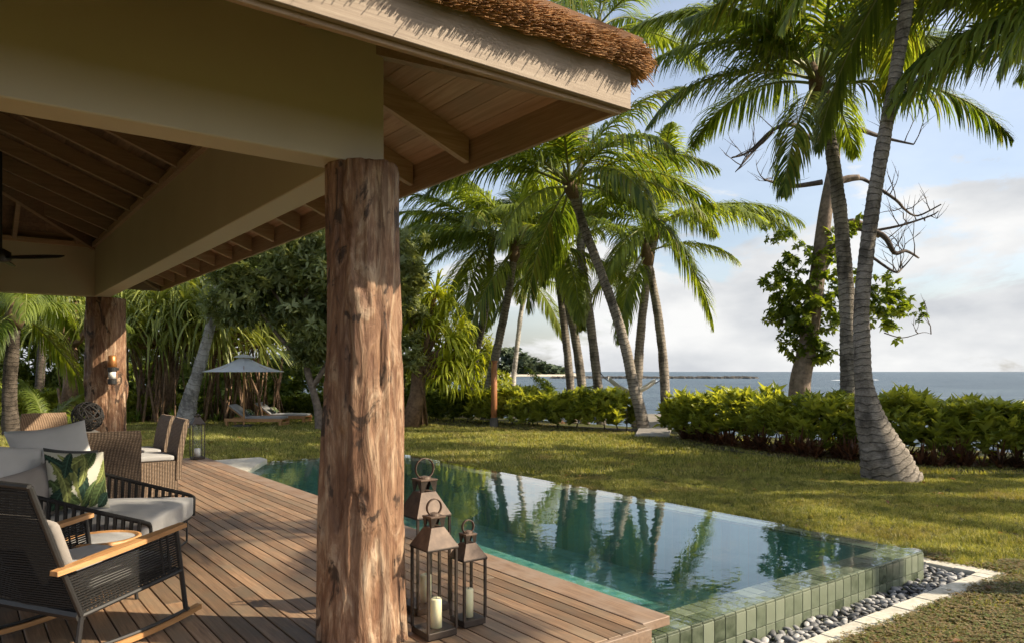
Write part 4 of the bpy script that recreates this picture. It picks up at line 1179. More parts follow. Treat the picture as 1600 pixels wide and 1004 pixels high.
# pale leaning trunk on the left
palm(gpath(24, 288, 655, (296,625), (308,585), (322,535), (333,490), (342,440), (346,400)), [0.34, 0.24, 0.19, 0.165, 0.15, 0.14, 0.13],
     'pale leaning palm trunk left of the grey parasol', nf=9, L=3.2, seed=140, bark='bark_pale', group='palms in the left garden')
palm(gpath(21, 18, 670, (16,640), (15,600), (20,540), (24,500)), [0.24, 0.2, 0.18, 0.17, 0.16], 'short dark palm at the left edge beside the hedge', nf=16, L=3.6, seed=150, bark='bark_dark', group='palms in the left garden')
palm(gpath(30, 60, 650, (62,600), (66,540), (70,470), (70,420)), [0.2, 0.17, 0.16, 0.15, 0.14], 'tall garden palm behind the smaller pandanus', nf=15, L=4.2, seed=160, bark='bark_dark', group='palms in the left garden')
# background trees closing the garden on the left
BG = [rosette(10, 0.42, 0.17, -30, 60, s, 0.2) for s in (31, 32, 33)]
for i, (x, y, r, dd, lab) in enumerate(((-60,470,110,40,'dense garden tree farthest left behind the short palm'), (60,430,110,44,'dense garden tree behind the tall garden palm'), (170,420,120,42,'dense garden tree behind the far column'), (290,390,130,45,'dense garden tree rising behind the pandanus'),
                                        (410,370,130,41,'dense garden tree behind the grey parasol'), (520,370,120,44,'dense garden tree behind the front column'), (615,440,80,38,'dense garden tree just left of the lime green tree'))):
    dc = dd; c = at(x, y, dc); tb = gnd(x, 640, dc); rr_ = r/F_PX*dc
    cl = [((c.x + RNG.uniform(-.6,.6)*rr_, c.y + RNG.uniform(-1,1)*2, c.z + RNG.uniform(-.9,.5)*rr_), (rr_*0.55, rr_*0.5, rr_*0.5), 330) for _ in range(9)]
    cl += [((c.x + RNG.uniform(-.9,.9)*rr_, c.y - 1.5, 0.8), (rr_*0.5, rr_*0.3, 1.3), 200) for _ in range(3)]
    tree('garden_tree', tb, [([tb, tb.lerp(c, 0.5), c], [0.3, 0.2, 0.1])], cl, lab, M['leaf_mid'], BG, M['bark_tree'], (0.8, 1.2), 1.2, group='trees closing the garden')
# light bush near the shore and young palm behind the hedge
d = 33
tb = gnd(748, 640, d)
tree('shore_bush', tb, [([tb, at(745,590,d), at(745,560,d)], [0.08, 0.05, 0.02])], [(tuple(at(745,545,d)), (0.9,0.9,1.1), 170), (tuple(at(752,590,d)), (1.0,0.9,0.7), 150), (tuple(at(728,575,d)), (0.7,0.9,0.8), 120), (tuple(at(775,600,d)), (0.7,0.7,0.6), 90)], 'light green bush between the leaning palms by the shore', M['hedge'], FRG, M['bark_tree'], cat='bush')
yb = gnd(868, 640, 27); yp = empty('young_palm', Matrix.Translation(yb), 'young yellowing palm peeping over the hedge in the grove', 'palm tree')
ry = random.Random(4)
for i in range(10):
    dry = i in (2, 5)
    o = obj('frond', FR_DRY if dry else FR[(frond_for(ry.choice([58, 40, 78])), i % 2)], None, yp, (0, 0, 0.2)); s = ry.uniform(1.6, 2.3); o.scale = (s, s, s); o.rotation_euler = (0, 0, i*2.4)
yb2 = gnd(70, 650, 22); yp2 = empty('young_palm', Matrix.Translation(yb2), 'young arching palm with thin yellow fronds left of the far column', 'palm tree')
for i in range(9):
    o = obj('frond', FR_DRY if i in (1, 4) else FR[(frond_for(ry.choice([58, 40, 78])), i % 2)], None, yp2, (0, 0, 0.1)); s = ry.uniform(1.6, 2.4); o.scale = (s, s, s); o.rotation_euler = (0, 0, i*2.4 + 1)
# ferns in front of the left hedge
V, F = strap_head(34, 0.75, 0.06, 91, 10, 85, 0.6, 5); fm = arr_mesh('fern_plant', V, F, RNG.random(len(V))*0.3); fm.materials.append(M['fern'])
for i in range(26):
    x = -19.5 + 8.6*i/25 + random.uniform(-.3,.3); y = 23.2 + (x+19.5)*0.45 + random.uniform(-.3,.3)
    o = obj('fern_plant', fm, None, None, (x, y, ground_z(x, y))); s = random.uniform(0.6, 1.0); o.scale = (s,s,s); o.rotation_euler = (0,0,random.uniform(0,6.3))
    tag(o, 'fern like plant in the row in front of the left hedge', 'plant', 'ferns in front of the left hedge')
for i in range(34):
    x = -12.2 + 8.0*i/33 + random.uniform(-.2,.2); y = 27.6 + random.uniform(-.4,.4)
    o = obj('border_plant', fm, None, None, (x, y, ground_z(x, y))); s = random.uniform(0.4, 0.7); o.scale = (s,s,s*.8); o.rotation_euler = (0,0,random.uniform(0,6.3))
    tag(o, 'low strap leaved plant in the border under the pandanus', 'plant', 'low plants under the pandanus')

# ------------------------------------------------------------------ far shore
hd = MB(); pts = []
for k in range(30):
    u = k/29; x = -420 + 480*u; pts.append((x, 700 + 60*math.sin(u*5)))
vs = []; fs = []
for x, y in pts: vs += [(x, y-30, SEA_Z-0.3), (x, y-12, SEA_Z+1.3), (x, y+60, SEA_Z+2.5)]
for k in range(29):
    for i in range(2): fs.append((k*3+i, (k+1)*3+i, (k+1)*3+i+1, k*3+i+1))
hd.add(vs, fs); tag(hd.build('headland', M['sand'], None, True), kind='structure')
FL = [rosette(12, 5.5, 3.6, -30, 70, s, 0.2) for s in (41, 42)]
n = 1500; uu = RNG.uniform(0, 1, n); hh_ = 22*np.clip(np.sin(np.clip((uu*480-420+520)/560, 0, 1)*np.pi), 0, 1)**0.6
P = np.stack([-420 + 470*uu, 720 + 60*np.sin(uu*5) + RNG.uniform(-14, 30, n), SEA_Z + RNG.uniform(0.15, 1, n)*(5 + np.where(uu < 0.9, 20, 20*(1-uu)/0.1)*(0.8 + 0.2*np.sin(uu*37)))], 1)
V, F, q = join([scatter(FL[i], P[i::2], rot_mats(len(P[i::2]), 0, 1.0), RNG.uniform(0.7, 1.1, len(P[i::2]))) for i in range(2)])
tag(obj('far_wood', arr_mesh('far_wood', V, F, q), M['far_leaf']), 'distant wood on the headland across the bay', 'wood', kind='stuff')
rk = MB(); rs = random.Random(6)
for k in range(60):
    x = 25 + 115*k/59; y = 425 + rs.uniform(-4, 4); w = rs.uniform(1.5, 4); h = rs.uniform(0.4, 1.2)
    rk.tube([(x-w, y, SEA_Z-0.4), (x-w*0.4, y+1, SEA_Z+h*0.5), (x+w*0.5, y, SEA_Z+h*0.4), (x+w, y+1, SEA_Z-0.4)], [0.5, 1.1, 0.9, 0.4], 6)
tag(rk.build('reef_spit', M['rock']), 'low dark spit of rock in the sea', 'spit', kind='structure')
for k, (x, y, w) in enumerate(((150, 330, 7), (168, 345, 4), (60, 300, 3))):
    fo = MB(); fo.tube([(x-w, y, SEA_Z), (x-w*.3, y+.6, SEA_Z+.02), (x+w*.4, y-.3, SEA_Z+.02), (x+w, y, SEA_Z)], [0.05, 0.35, 0.3, 0.05], 6); fo.build('breaker', M['foam'])['kind'] = 'structure'

# boardwalk through the hedge
bwk = empty('boardwalk', Matrix.Translation((3.86, 20.3, ground_z(3.9, 20.3))) @ Matrix.Rotation(R(-14), 4, 'Z'), kind='structure')
for k in range(26): MB().cbox(-0.47, 0.47, k*0.20, k*0.20+0.188, 0.02, 0.075, 0.004).build('plank', M['grey_wood'], bwk, False, (0, 0, 0.012*k))
# post
pb = gnd(772, 650, 24.0)
ps = empty('garden_post', Matrix.Translation(pb), 'slim reddish wooden post standing at the hedge', 'post')
m = MB(); m.tube([(0,0,0),(0,0,1.0),(0,0,2.15)], [0.10, 0.10, 0.095], 12); m.build('shaft', M['post'], ps, True)
m = MB(); m.tube([(0,0,2.13),(0,0,2.2)], [0.115, 0.11], 12); m.build('cap', M['post'], ps)
m = MB(); m.tube([(0,0,-0.02),(0,0,0.34)], [0.15, 0.125], 12); m.build('footing', M['rock'], ps)
# hammock
hA, hB = at(937, 580, 26.6), at(1038, 585, 26.0)
hm = empty('hammock', Matrix.Translation((hA+hB)/2), 'white net hammock slung between two palms behind the hedge', 'hammock')
vs = []; fs = []; c0 = (hA+hB)/2
for i in range(21):
    u = 0.14 + 0.72*i/20; p = hA.lerp(hB, u) - Vector((0,0,0.75*math.sin(math.pi*u)))
    w = 0.42*math.sin(math.pi*min(1, max(0, (i+1.2)/22.4)))**0.6
    for j in range(7):
        s = -1 + 2*j/6; vs.append(tuple(p - c0 + Vector((0, s*w, 0.16*s*s))))
for i in range(20):
    for j in range(6): fs.append((i*7+j, i*7+j+1, (i+1)*7+j+1, (i+1)*7+j))
m = MB(); m.add(vs, fs); nt_ = m.build('net', M['net'], hm, True)
sm = nt_.modifiers.new('solid', 'SOLIDIFY'); sm.thickness = 0.015
for e, u in ((hA, 0.14), (hB, 0.86)):
    q = hA.lerp(hB, u) - Vector((0,0,0.75*math.sin(math.pi*u))); MB().tube([e-c0, (e+q)/2-c0-Vector((0,0,0.05)), q-c0], 0.018, 6).build('rope', M['rope'], hm)

# ------------------------------------------------------------------ lanterns
def lantern(name, x, y, s, hb, hr, ht, label, rz=TH, z=0.0, candles=((0,0,0.05,0.15),), group='candle lanterns by the front column', M1='bronze', candle_mat='wax'):
    """s side, hb top of the glass box, hr top of the roof, ht top of the ring"""
    L = empty(name, TR(x, y, z, rz), label, 'lantern', group); h = s/2; p = 0.007
    m = MB(); m.cbox(-h, h, -h, h, 0.008, 0.045, 0.003); m.cbox(-h+0.012, h-0.012, -h+0.012, h-0.012, 0.0, 0.008, 0.001); m.build('base', M['bronze_dark'], L)
    for a in (-1, 1):
        for b in (-1, 1): MB().box(a*(h-0.004)-p, a*(h-0.004)+p, b*(h-0.004)-p, b*(h-0.004)+p, 0.046, hb-0.001).build('corner_post', M['bronze_dark'], L)
    for a in (-1, 1):
        for ax in (0, 1):
            k = a*(h-0.005); q = (k-0.0015, k+0.0015, -h+0.012, h-0.012) if ax == 0 else (-h+0.012, h-0.012, k-0.0015, k+0.0015)
            MB().box(q[0], q[1], q[2], q[3], 0.047, hb-0.012).build('pane', M['glass'], L)
    m = MB(); m.cbox(-h-0.008, h+0.008, -h-0.008, h+0.008, hb, hb+0.012, 0.003); m.build('rim', M['bronze_dark'], L)
    zr_ = hb + 0.012; m = MB(); m.frustum((0,0), s+0.012, s*0.44, zr_+0.001, hr); roof = m.build('roof', M[M1], L)
    hn = (ht-hr)*0.32; nw = s*0.44
    m = MB()
    for a in (-1, 1):
        for b in (-1, 1): m.add([(a*nw/2, b*nw/2, hr), (a*nw/2 - a*0.016, b*nw/2, hr), (a*nw/2, b*nw/2 - b*0.016, hr), (a*nw*0.56, b*nw*0.56, hr+hn), (a*nw*0.56 - a*nw*0.5, b*nw*0.56, hr+hn), (a*nw*0.56, b*nw*0.56 - b*nw*0.5, hr+hn)], [(0,1,4,3), (0,3,5,2)])
    m.build('vent', M['bronze_dark'], roof)
    m = MB(); m.cbox(-nw*0.60, nw*0.60, -nw*0.60, nw*0.60, hr+hn+0.001, hr+hn+0.012, 0.002); m.lathe([(nw*0.40, hr+hn+0.012), (nw*0.34, hr+hn+0.024), (nw*0.1, hr+hn+0.03)], 16); m.build('cap', M[M1], L)
    rr_ = (ht - (hr+hn+0.008))/2; zc_ = ht - rr_
    # flat band ring
    m = MB(); vs = []; fs = []; n = 28
    for k in range(n):
        a = 2*math.pi*k/n
        for r_ in (rr_, rr_-0.005):
            for yy in (-0.009, 0.009): vs.append((r_*math.cos(a), yy, zc_ + r_*math.sin(a)))
    for k in range(n):
        j = (k+1) % n
        for q0, q1 in ((0,1),(3,2),(2,0),(1,3)): fs.append((k*4+q0, k*4+q1, j*4+q1, j*4+q0))
    m.add(vs, fs); m.build('ring', M[M1], L, True)
    for cx_, cy_, cr, ch in candles:
        c = MB(); c.lathe([(cr, 0.046), (cr*1.01, 0.05+ch*0.5), (cr, 0.046+ch-0.006), (cr*0.86, 0.046+ch), (cr*0.2, 0.043+ch)], 20, (cx_, cy_))
        root = empty('candle', TR(x, y, z, rz), 'ivory pillar candle inside the %s' % label.split(' lantern')[0].replace('bronze', 'bronze') + ' lantern', 'candle', 'pillar candles in the lanterns')
        c.build('wax', M[candle_mat], root, True)
        w = MB(); w.tube([(cx_, cy_, 0.043+ch), (cx_+0.002, cy_, 0.055+ch)], 0.0015, 5); w.build('wick', M['metal'], root)
    return L
lantern('candle_lantern', -0.445, 4.203, 0.19, 0.498, 0.618, 0.776, 'front bronze lantern with tapered roof nearest the log column', candles=((0.005, -0.015, 0.033, 0.165),))
lantern('candle_lantern', -0.554, 4.66, 0.235, 0.592, 0.745, 0.955, 'tallest bronze lantern standing behind the two others', candles=((0.01, 0.0, 0.036, 0.17),))
lantern('candle_lantern', -0.263, 4.385, 0.155, 0.390, 0.485, 0.620, 'smallest bronze lantern at the right of the group', candles=((0.0, -0.005, 0.030, 0.165),))
fl = pav(1.33, 9.45)
lantern('candle_lantern', -5.40, 12.63, 0.20, 0.60, 0.72, 0.80, 'dark lantern far off on the deck corner beside the wicker chairs', group=None, M1='bronze_dark', candles=((0, 0, 0.05, 0.14),), candle_mat='opal')

# ------------------------------------------------------------------ rocking chair
rc = empty('rocking_chair', TR(-2.45, 4.17, 0, R(-22.7)), 'black cord rocking chair with teak armrests, turned away in the foreground', 'chair')
W2 = 0.38
def zrk(y): return 0.035 + 0.16*y*y
for s in (-1, 1):
    x = s*W2
    pts = [(x, -0.50 + 0.05*k, zrk(-0.50+0.05*k)) for k in range(21)]
    vs = []; fs = []
    for (px, py, pz) in pts:
        for dx, dz in ((-0.022, -0.014), (0.022, -0.014), (0.022, 0.014), (-0.022, 0.014)): vs.append((px+dx, py, pz+dz))
    for k in range(20):
        for j in range(4): fs.append((k*4+j, k*4+(j+1)%4, (k+1)*4+(j+1)%4, (k+1)*4+j))
    fs += [(3,2,1,0), tuple(80+j for j in range(4))]
    m = MB(); m.add(vs, fs); m.build('rocker', M['teak'], rc)
    m = MB(); m.tube([(x, y_, zrk(y_)+0.022) for y_ in np.linspace(-0.42, 0.42, 12)], 0.011, 6); m.build('rocker_rail', M['metal'], rc)
    MB().tube([(x, 0.40, zrk(0.4)+0.015), (x, 0.325, 0.575)], 0.0145, 8).build('leg', M['metal'], rc)
    MB().tube([(x, -0.30, zrk(0.3)+0.015), (x, -0.275, 0.25)], 0.0145, 8).build('leg', M['metal'], rc)
    MB().tube([(x, -0.275, 0.25), (x, 0.36, 0.325)], 0.0145, 8).build('seat_rail', M['metal'], rc)
    MB().tube([(x, -0.275, 0.25), (x, -0.375, 0.50)], 0.0145, 8).build('rear_post', M['metal'], rc)
    # back stile
    MB().tube([(x*0.96, -0.27, 0.26), (x*0.95, -0.40, 0.60), (x*0.95, -0.53, 0.945)], 0.016, 8).build('back_stile', M['metal'], rc)
    # armrest
    vs = []; fs = []
    for u in np.linspace(0, 1, 12):
        y_ = -0.43 + 0.80*u; z_ = 0.505 + 0.09*u; w = 0.030 + 0.012*math.sin(u*math.pi); xo = x + s*0.01
        for dx, dz in ((-w, -0.012), (w, -0.012), (w*0.9, 0.012), (-w*0.9, 0.012)): vs.append((xo+dx, y_, z_+dz))
    for k in range(11):
        for j in range(4): fs.append((k*4+j, k*4+(j+1)%4, (k+1)*4+(j+1)%4, (k+1)*4+j))
    fs += [(3,2,1,0), tuple(44+j for j in range(4))]
    m = MB(); m.add(vs, fs); m.build('armrest', M['teak'], rc)
    m = MB()
    for k in range(17):
        u = (k+0.5)/17; a = Vector((x, -0.275, 0.25)).lerp(Vector((x, -0.375, 0.495)), u); b = Vector((x, 0.362, 0.33)).lerp(Vector((x, 0.328, 0.57)), u)
        m.tube([a, b], 0.0055, 5); 
    m.tube([(x+s*0.002, 0.285, 0.315), (x+s*0.002, 0.255, 0.565)], 0.0065, 5); m.tube([(x+s*0.002, 0.24, 0.31), (x+s*0.002, 0.21, 0.56)], 0.0065, 5)
    tag(m.build('side_cords', M['rope'], rc), kind='stuff')
m = MB()
for k in range(46):
    u = (k+0.5)/46; y_ = -0.27 - 0.26*u; z_ = 0.27 + 0.665*u; bow = 0.02*math.sin(u*math.pi)
    m.tube([(-W2*0.96, y_, z_), (0, y_-0.028-bow, z_), (W2*0.96, y_, z_)], 0.0066, 5)
tag(m.build('back_cords', M['rope'], rc), kind='stuff')
MB().tube([(-W2*0.95, -0.53, 0.945), (0, -0.555, 0.955), (W2*0.95, -0.53, 0.945)], 0.016, 8).build('top_rail', M['metal'], rc)
MB().tube([(-W2, -0.275, 0.25), (W2, -0.275, 0.25)], 0.030, 8).build('rear_rail', M['metal'], rc)
MB().tube([(-W2, 0.36, 0.325), (W2, 0.36, 0.325)], 0.0145, 8).build('front_rail', M['metal'], rc)
m = MB()
for k in range(26): m.tube([(-W2, -0.25+0.6*k/25, 0.27+0.07*k/25), (W2, -0.25+0.6*k/25, 0.27+0.07*k/25)], 0.006, 5)
tag(m.build('seat_cords', M['rope'], rc), kind='stuff')
def cushion(x0, x1, y0, y1, z0, z1, r=0.035, n=10, puff=0.02):
    """rounded soft box"""
    def grid(u, v): return u, v
    bm = bmesh.new(); bmesh.ops.create_cube(bm, size=2.0); bmesh.ops.subdivide_edges(bm, edges=bm.edges[:], cuts=n, use_grid_fill=True)
    hx, hy, hz = (x1-x0)/2, (y1-y0)/2, (z1-z0)/2; c = Vector(((x0+x1)/2, (y0+y1)/2, (z0+z1)/2))
    for v in bm.verts:
        u = Vector((v.co.x, v.co.y, v.co.z)); p = Vector((u.x*hx, u.y*hy, u.z*hz)); q = Vector((max(-hx+r, min(hx-r, p.x)), max(-hy+r, min(hy-r, p.y)), max(-hz+r, min(hz-r, p.z))))
        dlt = p - q
        if dlt.length > 1e-6: p = q + dlt.normalized()*r
        p.z += puff*(1-u.x**2)*(1-u.y**2)*(1 if u.z > 0 else 0)
        p += Vector((0, 0, 0.006*noise.noise(Vector((p.x*7, p.y*7, c.x)))))
        v.co = c + p
    me = bpy.data.meshes.new('cushion'); bm.to_mesh(me); bm.free(); me.polygons.foreach_set('use_smooth', [True]*len(me.polygons)); return me
obj('seat_cushion', cushion(-0.34, 0.34, -0.22, 0.36, 0.345, 0.43), M['fab_grey'], rc)
bc = obj('back_cushion', cushion(-0.31, 0.31, -0.03, 0.03, 0, 0.34), M['fab_taupe'], rc, (0, -0.255, 0.42)); bc.rotation_euler = (R(20), 0, 0)

def pillow_mesh(w, h, t, n=40, name='pillow', seed=0, colour=None):
    V = []; F = []; C = []
    for side in (1, -1):
        o = len(V)
        for j in range(n+1):
            for i in range(n+1):
                u = -1+2*i/n; v = -1+2*j/n
                k = max(0, (1-abs(u)**2.4)*(1-abs(v)**2.4))**0.55
                sx = 1 - 0.10*(1-abs(u)**1.5)*0 - 0.07*(1 - v*v)*abs(u)**3; sy = 1 - 0.07*(1-u*u)*abs(v)**3
                wr = 0.012*noise.noise(Vector((u*2.2+seed, v*2.2, side)))
                V.append((u*w/2*sx, v*h/2*sy, side*(t/2*k + wr*k)))
                if colour: C.append(colour(u, v))
        for j in range(n):
            for i in range(n):
                q = (o+j*(n+1)+i, o+j*(n+1)+i+1, o+(j+1)*(n+1)+i+1, o+(j+1)*(n+1)+i); F.append(q if side > 0 else q[::-1])
    me = arr_mesh(name, np.array(V), np.array(F), None, True)
    if colour:
        ca = me.color_attributes.new('print', 'FLOAT_COLOR', 'POINT'); ca.data.foreach_set('color', np.array([(*c, 1) for c in C], dtype=np.float32).ravel())
    return me
LEAVES = [(-0.75,-1.1,-0.25,0.55,0.30,0),(0.1,-1.1,-0.75,0.85,0.24,1),(0.15,-1.05,0.15,0.75,0.20,2),(0.25,-1.0,0.85,0.75,0.28,1),(-0.1,-0.9,-1.0,0.1,0.20,0),(0.3,-1.0,0.95,0.0,0.22,0),(-0.9,0.2,0.3,1.0,0.22,1),(-0.3,0.2,-1.0,0.95,0.17,2),(0.1,0.3,0.75,1.05,0.22,0),(-0.95,-1.0,-0.55,-0.3,0.24,2),(0.55,-1.0,1.0,-0.5,0.2,2),(-0.5,-1.0,-1.0,0.6,0.16,1),(0.45,-0.2,0.9,0.55,0.14,1),(-0.15,-0.3,0.1,1.0,0.13,1),(-0.6,0.0,-0.1,1.0,0.15,2),(0.0,-1.0,0.5,-0.1,0.13,0)]
def leafprint(u, v):
    col = (0.40, 0.39, 0.32); G = [(0.042, 0.062, 0.022), (0.105, 0.118, 0.038), (0.014, 0.030, 0.020)]
    for x0, y0, x1, y1, w, g in LEAVES:
        dx, dy = x1-x0, y1-y0; L = math.hypot(dx, dy); t_ = ((u-x0)*dx+(v-y0)*dy)/L/L
        if not 0 < t_ < 1: continue
        bend = 0.18*math.sin(t_*2.6)*L*(1 if g != 1 else -1); s = ((u-x0)*dy-(v-y0)*dx)/L + bend*0.5
        ww = w*math.sin(math.pi*t_**0.8)**0.75*(1 - 0.12*math.sin(t_*34)**2)
        if abs(s) < ww:
            c = G[g]; f = 1.0 + 0.7*(0.5+0.5*math.sin(t_*46 + abs(s)/ww*6)) - 0.35*(s > 0)
            if abs(s) < 0.018: f = 2.4
            col = tuple(x*f for x in c)
    return col
def pillow(x, y, z, w, h, t, mat, label, face, lean, roll=0.0, colour=None, seed=0, n=26):
    """face: heading of the front side in degrees from +X, lean: how far it tips back"""
    me = pillow_mesh(w, h, t, n, 'scatter_pillow', seed, colour)
    o = obj('scatter_pillow', me, mat)
    m_ = Matrix.Translation((x, y, z)) @ Matrix.Rotation(R(face)+math.pi/2, 4, 'Z') @ Matrix.Rotation(R(90-lean), 4, 'X') @ Matrix.Rotation(R(roll), 4, 'Z')
    o.matrix_world = m_
    return tag(o, label, 'pillow', 'scatter pillows on the seats')

# ------------------------------------------------------------------ lounge chair (rope sided) facing the pool
lc = empty('lounge_armchair', TR(-3.28, 5.88, 0, R(-83)), 'wide black rope lounge chair with thick grey seat cushion facing the pool', 'armchair')
hw, yf, yb_ = 0.585, 0.55, -0.55
for s in (-1, 1):
    x = s*hw
    topc = [(x, yb_, 0.66), (x, -0.30, 0.625), (x, 0.15, 0.50), (x, 0.44, 0.425), (x - s*0.02, yf-0.02, 0.395), (x - s*0.06, yf, 0.36), (x - s*0.07, yf, 0.24)]
    tp_ = smooth_path(topc, 6); MB().tube(tp_, 0.017, 8).build('arm_rail', M['rope'], lc, True)
    MB().tube([(x, yb_, 0.215), (x, yf-0.04, 0.215)], 0.014, 8).build('lower_rail', M['metal'], lc)
    for k in range(19):
        y_ = yb_ + 0.03 + (yf - yb_ - 0.09)*k/18
        z_ = 0.66
        for a, b in zip(tp_, tp_[1:]):
            if a.y <= y_ <= b.y: z_ = a.z + (b.z-a.z)*(y_-a.y)/max(1e-6, b.y-a.y); break
        for q in (-1, 1):
            MB().tube([(x + q*0.010, y_ - 0.010, 0.215), (x + q*0.006, y_ + 0.004, (z_+0.215)/2), (x + q*0.010, y_ + 0.012, z_)], [0.0115]*3, 5).build('rope_strap', M['rope'], lc)
    for yy in (yf-0.06, yb_+0.08):
        MB().tube(smooth_path([(x-s*0.05, yy, 0.22), (x-s*0.05, yy, 0.03), (x-s*0.07, yy, 0.009), (x-s*0.30, yy, 0.009)], 4), 0.009, 6).build('leg', M['metal'], lc, True)
MB().tube([(-hw, yb_, 0.66), (hw, yb_, 0.66)], 0.017, 8).build('back_rail', M['rope'], lc)
MB().tube([(-hw, yb_, 0.215), (hw, yb_, 0.215)], 0.014, 8).build('lower_rail', M['metal'], lc)
for k in range(22):
    x = -hw+0.04 + (2*hw-0.08)*k/21; MB().tube([(x, yb_, 0.215), (x+0.01, yb_, 0.66)], 0.012, 5).build('rope_strap', M['rope'], lc)
MB().box(-hw+0.02, hw-0.02, yb_+0.02, yf-0.03, 0.205, 0.225).build('seat_base', M['rope'], lc)
obj('seat_cushion', cushion(-hw+0.035, hw-0.035, yb_+0.10, yf+0.01, 0.228, 0.408, 0.04), M['fab_grey'], lc)
pillow(-3.34, 5.66, 0.665, 0.46, 0.46, 0.15, M['leafprint'], 'square pillow printed with green tropical leaves on the lounge chair', -28, 20, -6, leafprint, 1, 90)
pillow(-3.50, 5.86, 0.66, 0.46, 0.46, 0.14, M['fab_dark'], 'charcoal pillow behind the leaf printed pillow', -24, 14, -8, None, 2)
pillow(-3.86, 6.20, 0.80, 0.62, 0.50, 0.20, M['fab_white'], 'large white pillow with pointed corner at the back of the lounge chair', -40, 18, 8, None, 3)
pillow(-3.74, 5.45, 0.70, 0.54, 0.54, 0.20, M['fab_white'], 'white pillow cut by the left edge of the picture', -25, 18, -10, None, 4)
pillow(-3.52, 5.48, 0.60, 0.42, 0.40, 0.14, M['fab_taupe'], 'taupe pillow between the white pillow and the leaf pillow', -30, 16, 14, None, 5)

# round side table
stb = empty('side_table', TR(-2.66, 4.78, 0), 'small round side table with teak rim between the two chairs', 'table')
m = MB(); m.lathe([(0.20, 0.385), (0.225, 0.395), (0.228, 0.425), (0.205, 0.430), (0.200, 0.412)], 40); m.build('rim', M['teak'], stb, True)
m = MB(); m.lathe([(0.197, 0.40), (0.197, 0.4165)], 40); m.build('top', M['fab_grey'], stb)
for k in range(3):
    a = k*2.094 + 0.4; MB().tube([(0.15*math.cos(a), 0.15*math.sin(a), 0.39), (0.20*math.cos(a), 0.20*math.sin(a), 0.0)], 0.012, 8).build('leg', M['metal'], stb)

# ------------------------------------------------------------------ dining set
def wicker_chair(x, y, rz, label, mat='wicker', first=[None]):
    if first[0] is None or mat != 'wicker':
        c = empty('dining_chair', None, label, 'chair', 'woven dining chairs around the table')
        # skirted base, slightly flared
        vs = []; fs = []
        for z, e in ((0.02, 0.012), (0.25, 0.002), (0.43, 0.0)):
            for a, b in ((-0.27-e, -0.27-e), (0.27+e, -0.27-e), (0.27+e, 0.27+e), (-0.27-e, 0.27+e)): vs.append((a, b, z))
        for k in range(2):
            for j in range(4): fs.append((k*4+j, k*4+(j+1)%4, (k+1)*4+(j+1)%4, (k+1)*4+j))
        fs += [(3,2,1,0), (8,9,10,11)]
        m = MB(); m.add(vs, fs); m.build('woven_base', M[mat], c)
        vs = []; fs = []; n = 12
        for k in range(n+1):
            u = k/n; z = 0.20 + 0.72*u; yb = -0.285 - 0.10*u*u
            for a, dy in ((-1, -0.032), (1, -0.032), (1, 0.032), (-1, 0.032)): vs.append((a*(0.285 - 0.01*u + (0 if k < n else -0.012)), yb + dy*(1 if k < n else 0.6), z))
        for k in range(n):
            for j in range(4): fs.append((k*4+j, k*4+(j+1)%4, (k+1)*4+(j+1)%4, (k+1)*4+j))
        fs += [(3,2,1,0), tuple(n*4+j for j in range(4))]
        m = MB(); m.add(vs, fs); m.build('woven_back', M[mat], c)
        obj('seat_cushion', cushion(-0.265, 0.265, -0.245, 0.28, 0.432, 0.50, 0.025, 8, 0.012), M['fab_taupe' if mat == 'x' else 'fab_grey'], c)
        for a in (-1, 1):
            for b in (-1, 1): MB().box(a*0.24-0.02, a*0.24+0.02, b*0.24-0.02, b*0.24+0.02, 0, 0.06).build('leg', M['metal'], c)
        if mat == 'wicker': first[0] = c
    else:
        c = copy_tree(first[0]); c['label'] = label
    p = pav(x, y); c.matrix_world = TR(p.x, p.y, 0, TH + rz); return c
wicker_chair(-0.75, 4.62, 0.0, 'woven dining chair with its back to the viewer at the near table end')
wicker_chair(-0.08, 6.0, R(90), 'woven dining chair with grey seat pad at the deck side, nearer one')
wicker_chair(-0.06, 6.84, R(92), 'woven dining chair at the deck side, farther one, half hidden')
wicker_chair(-1.85, 6.35, R(-88), 'woven dining chair at the far side, cut by the left edge')
wicker_chair(-0.95, 8.05, R(180), 'lighter woven dining chair at the far table end', 'wicker_lt')
tcn = pav(-0.98, 6.35); tb_ = empty('dining_table', TR(tcn.x, tcn.y, 0, TH), 'dark rectangular dining table among the woven chairs', 'table')
MB().cbox(-0.48, 0.48, -1.05, 1.05, 0.715, 0.752, 0.006).build('table_top', M['stone_top'], tb_)
for a in (-1, 1):
    MB().box(a*0.36-0.05, a*0.36+0.05, -0.85, -0.75, 0, 0.713).build('leg', M['teak'], tb_); MB().box(a*0.36-0.05, a*0.36+0.05, 0.75, 0.85, 0, 0.713).build('leg', M['teak'], tb_)
MB().box(-0.42, 0.42, -0.80, 0.80, 0.62, 0.712).build('apron', M['teak'], tb_)
bp = at(137, 652, 9.25)
ball = MB(); rb2 = random.Random(3)
for k in range(30):
    ax = Vector((rb2.gauss(0,1), rb2.gauss(0,1), rb2.gauss(0,1))).normalized(); off = rb2.uniform(-0.11, 0.11); r = math.sqrt(0.18**2 - off*off)
    u = ax.orthogonal().normalized(); w = ax.cross(u)
    ball.tube([ax*off + (u*math.cos(a) + w*math.sin(a))*r for a in np.linspace(0, 2*math.pi, 25)[:-1]], rb2.uniform(0.004, 0.008), 5, False, True)
tag(ball.build('woven_ball', M['rope'], None, True, (bp.x, bp.y, 0.752+0.186)), 'dark open woven ball ornament on the dining table', 'ornament')

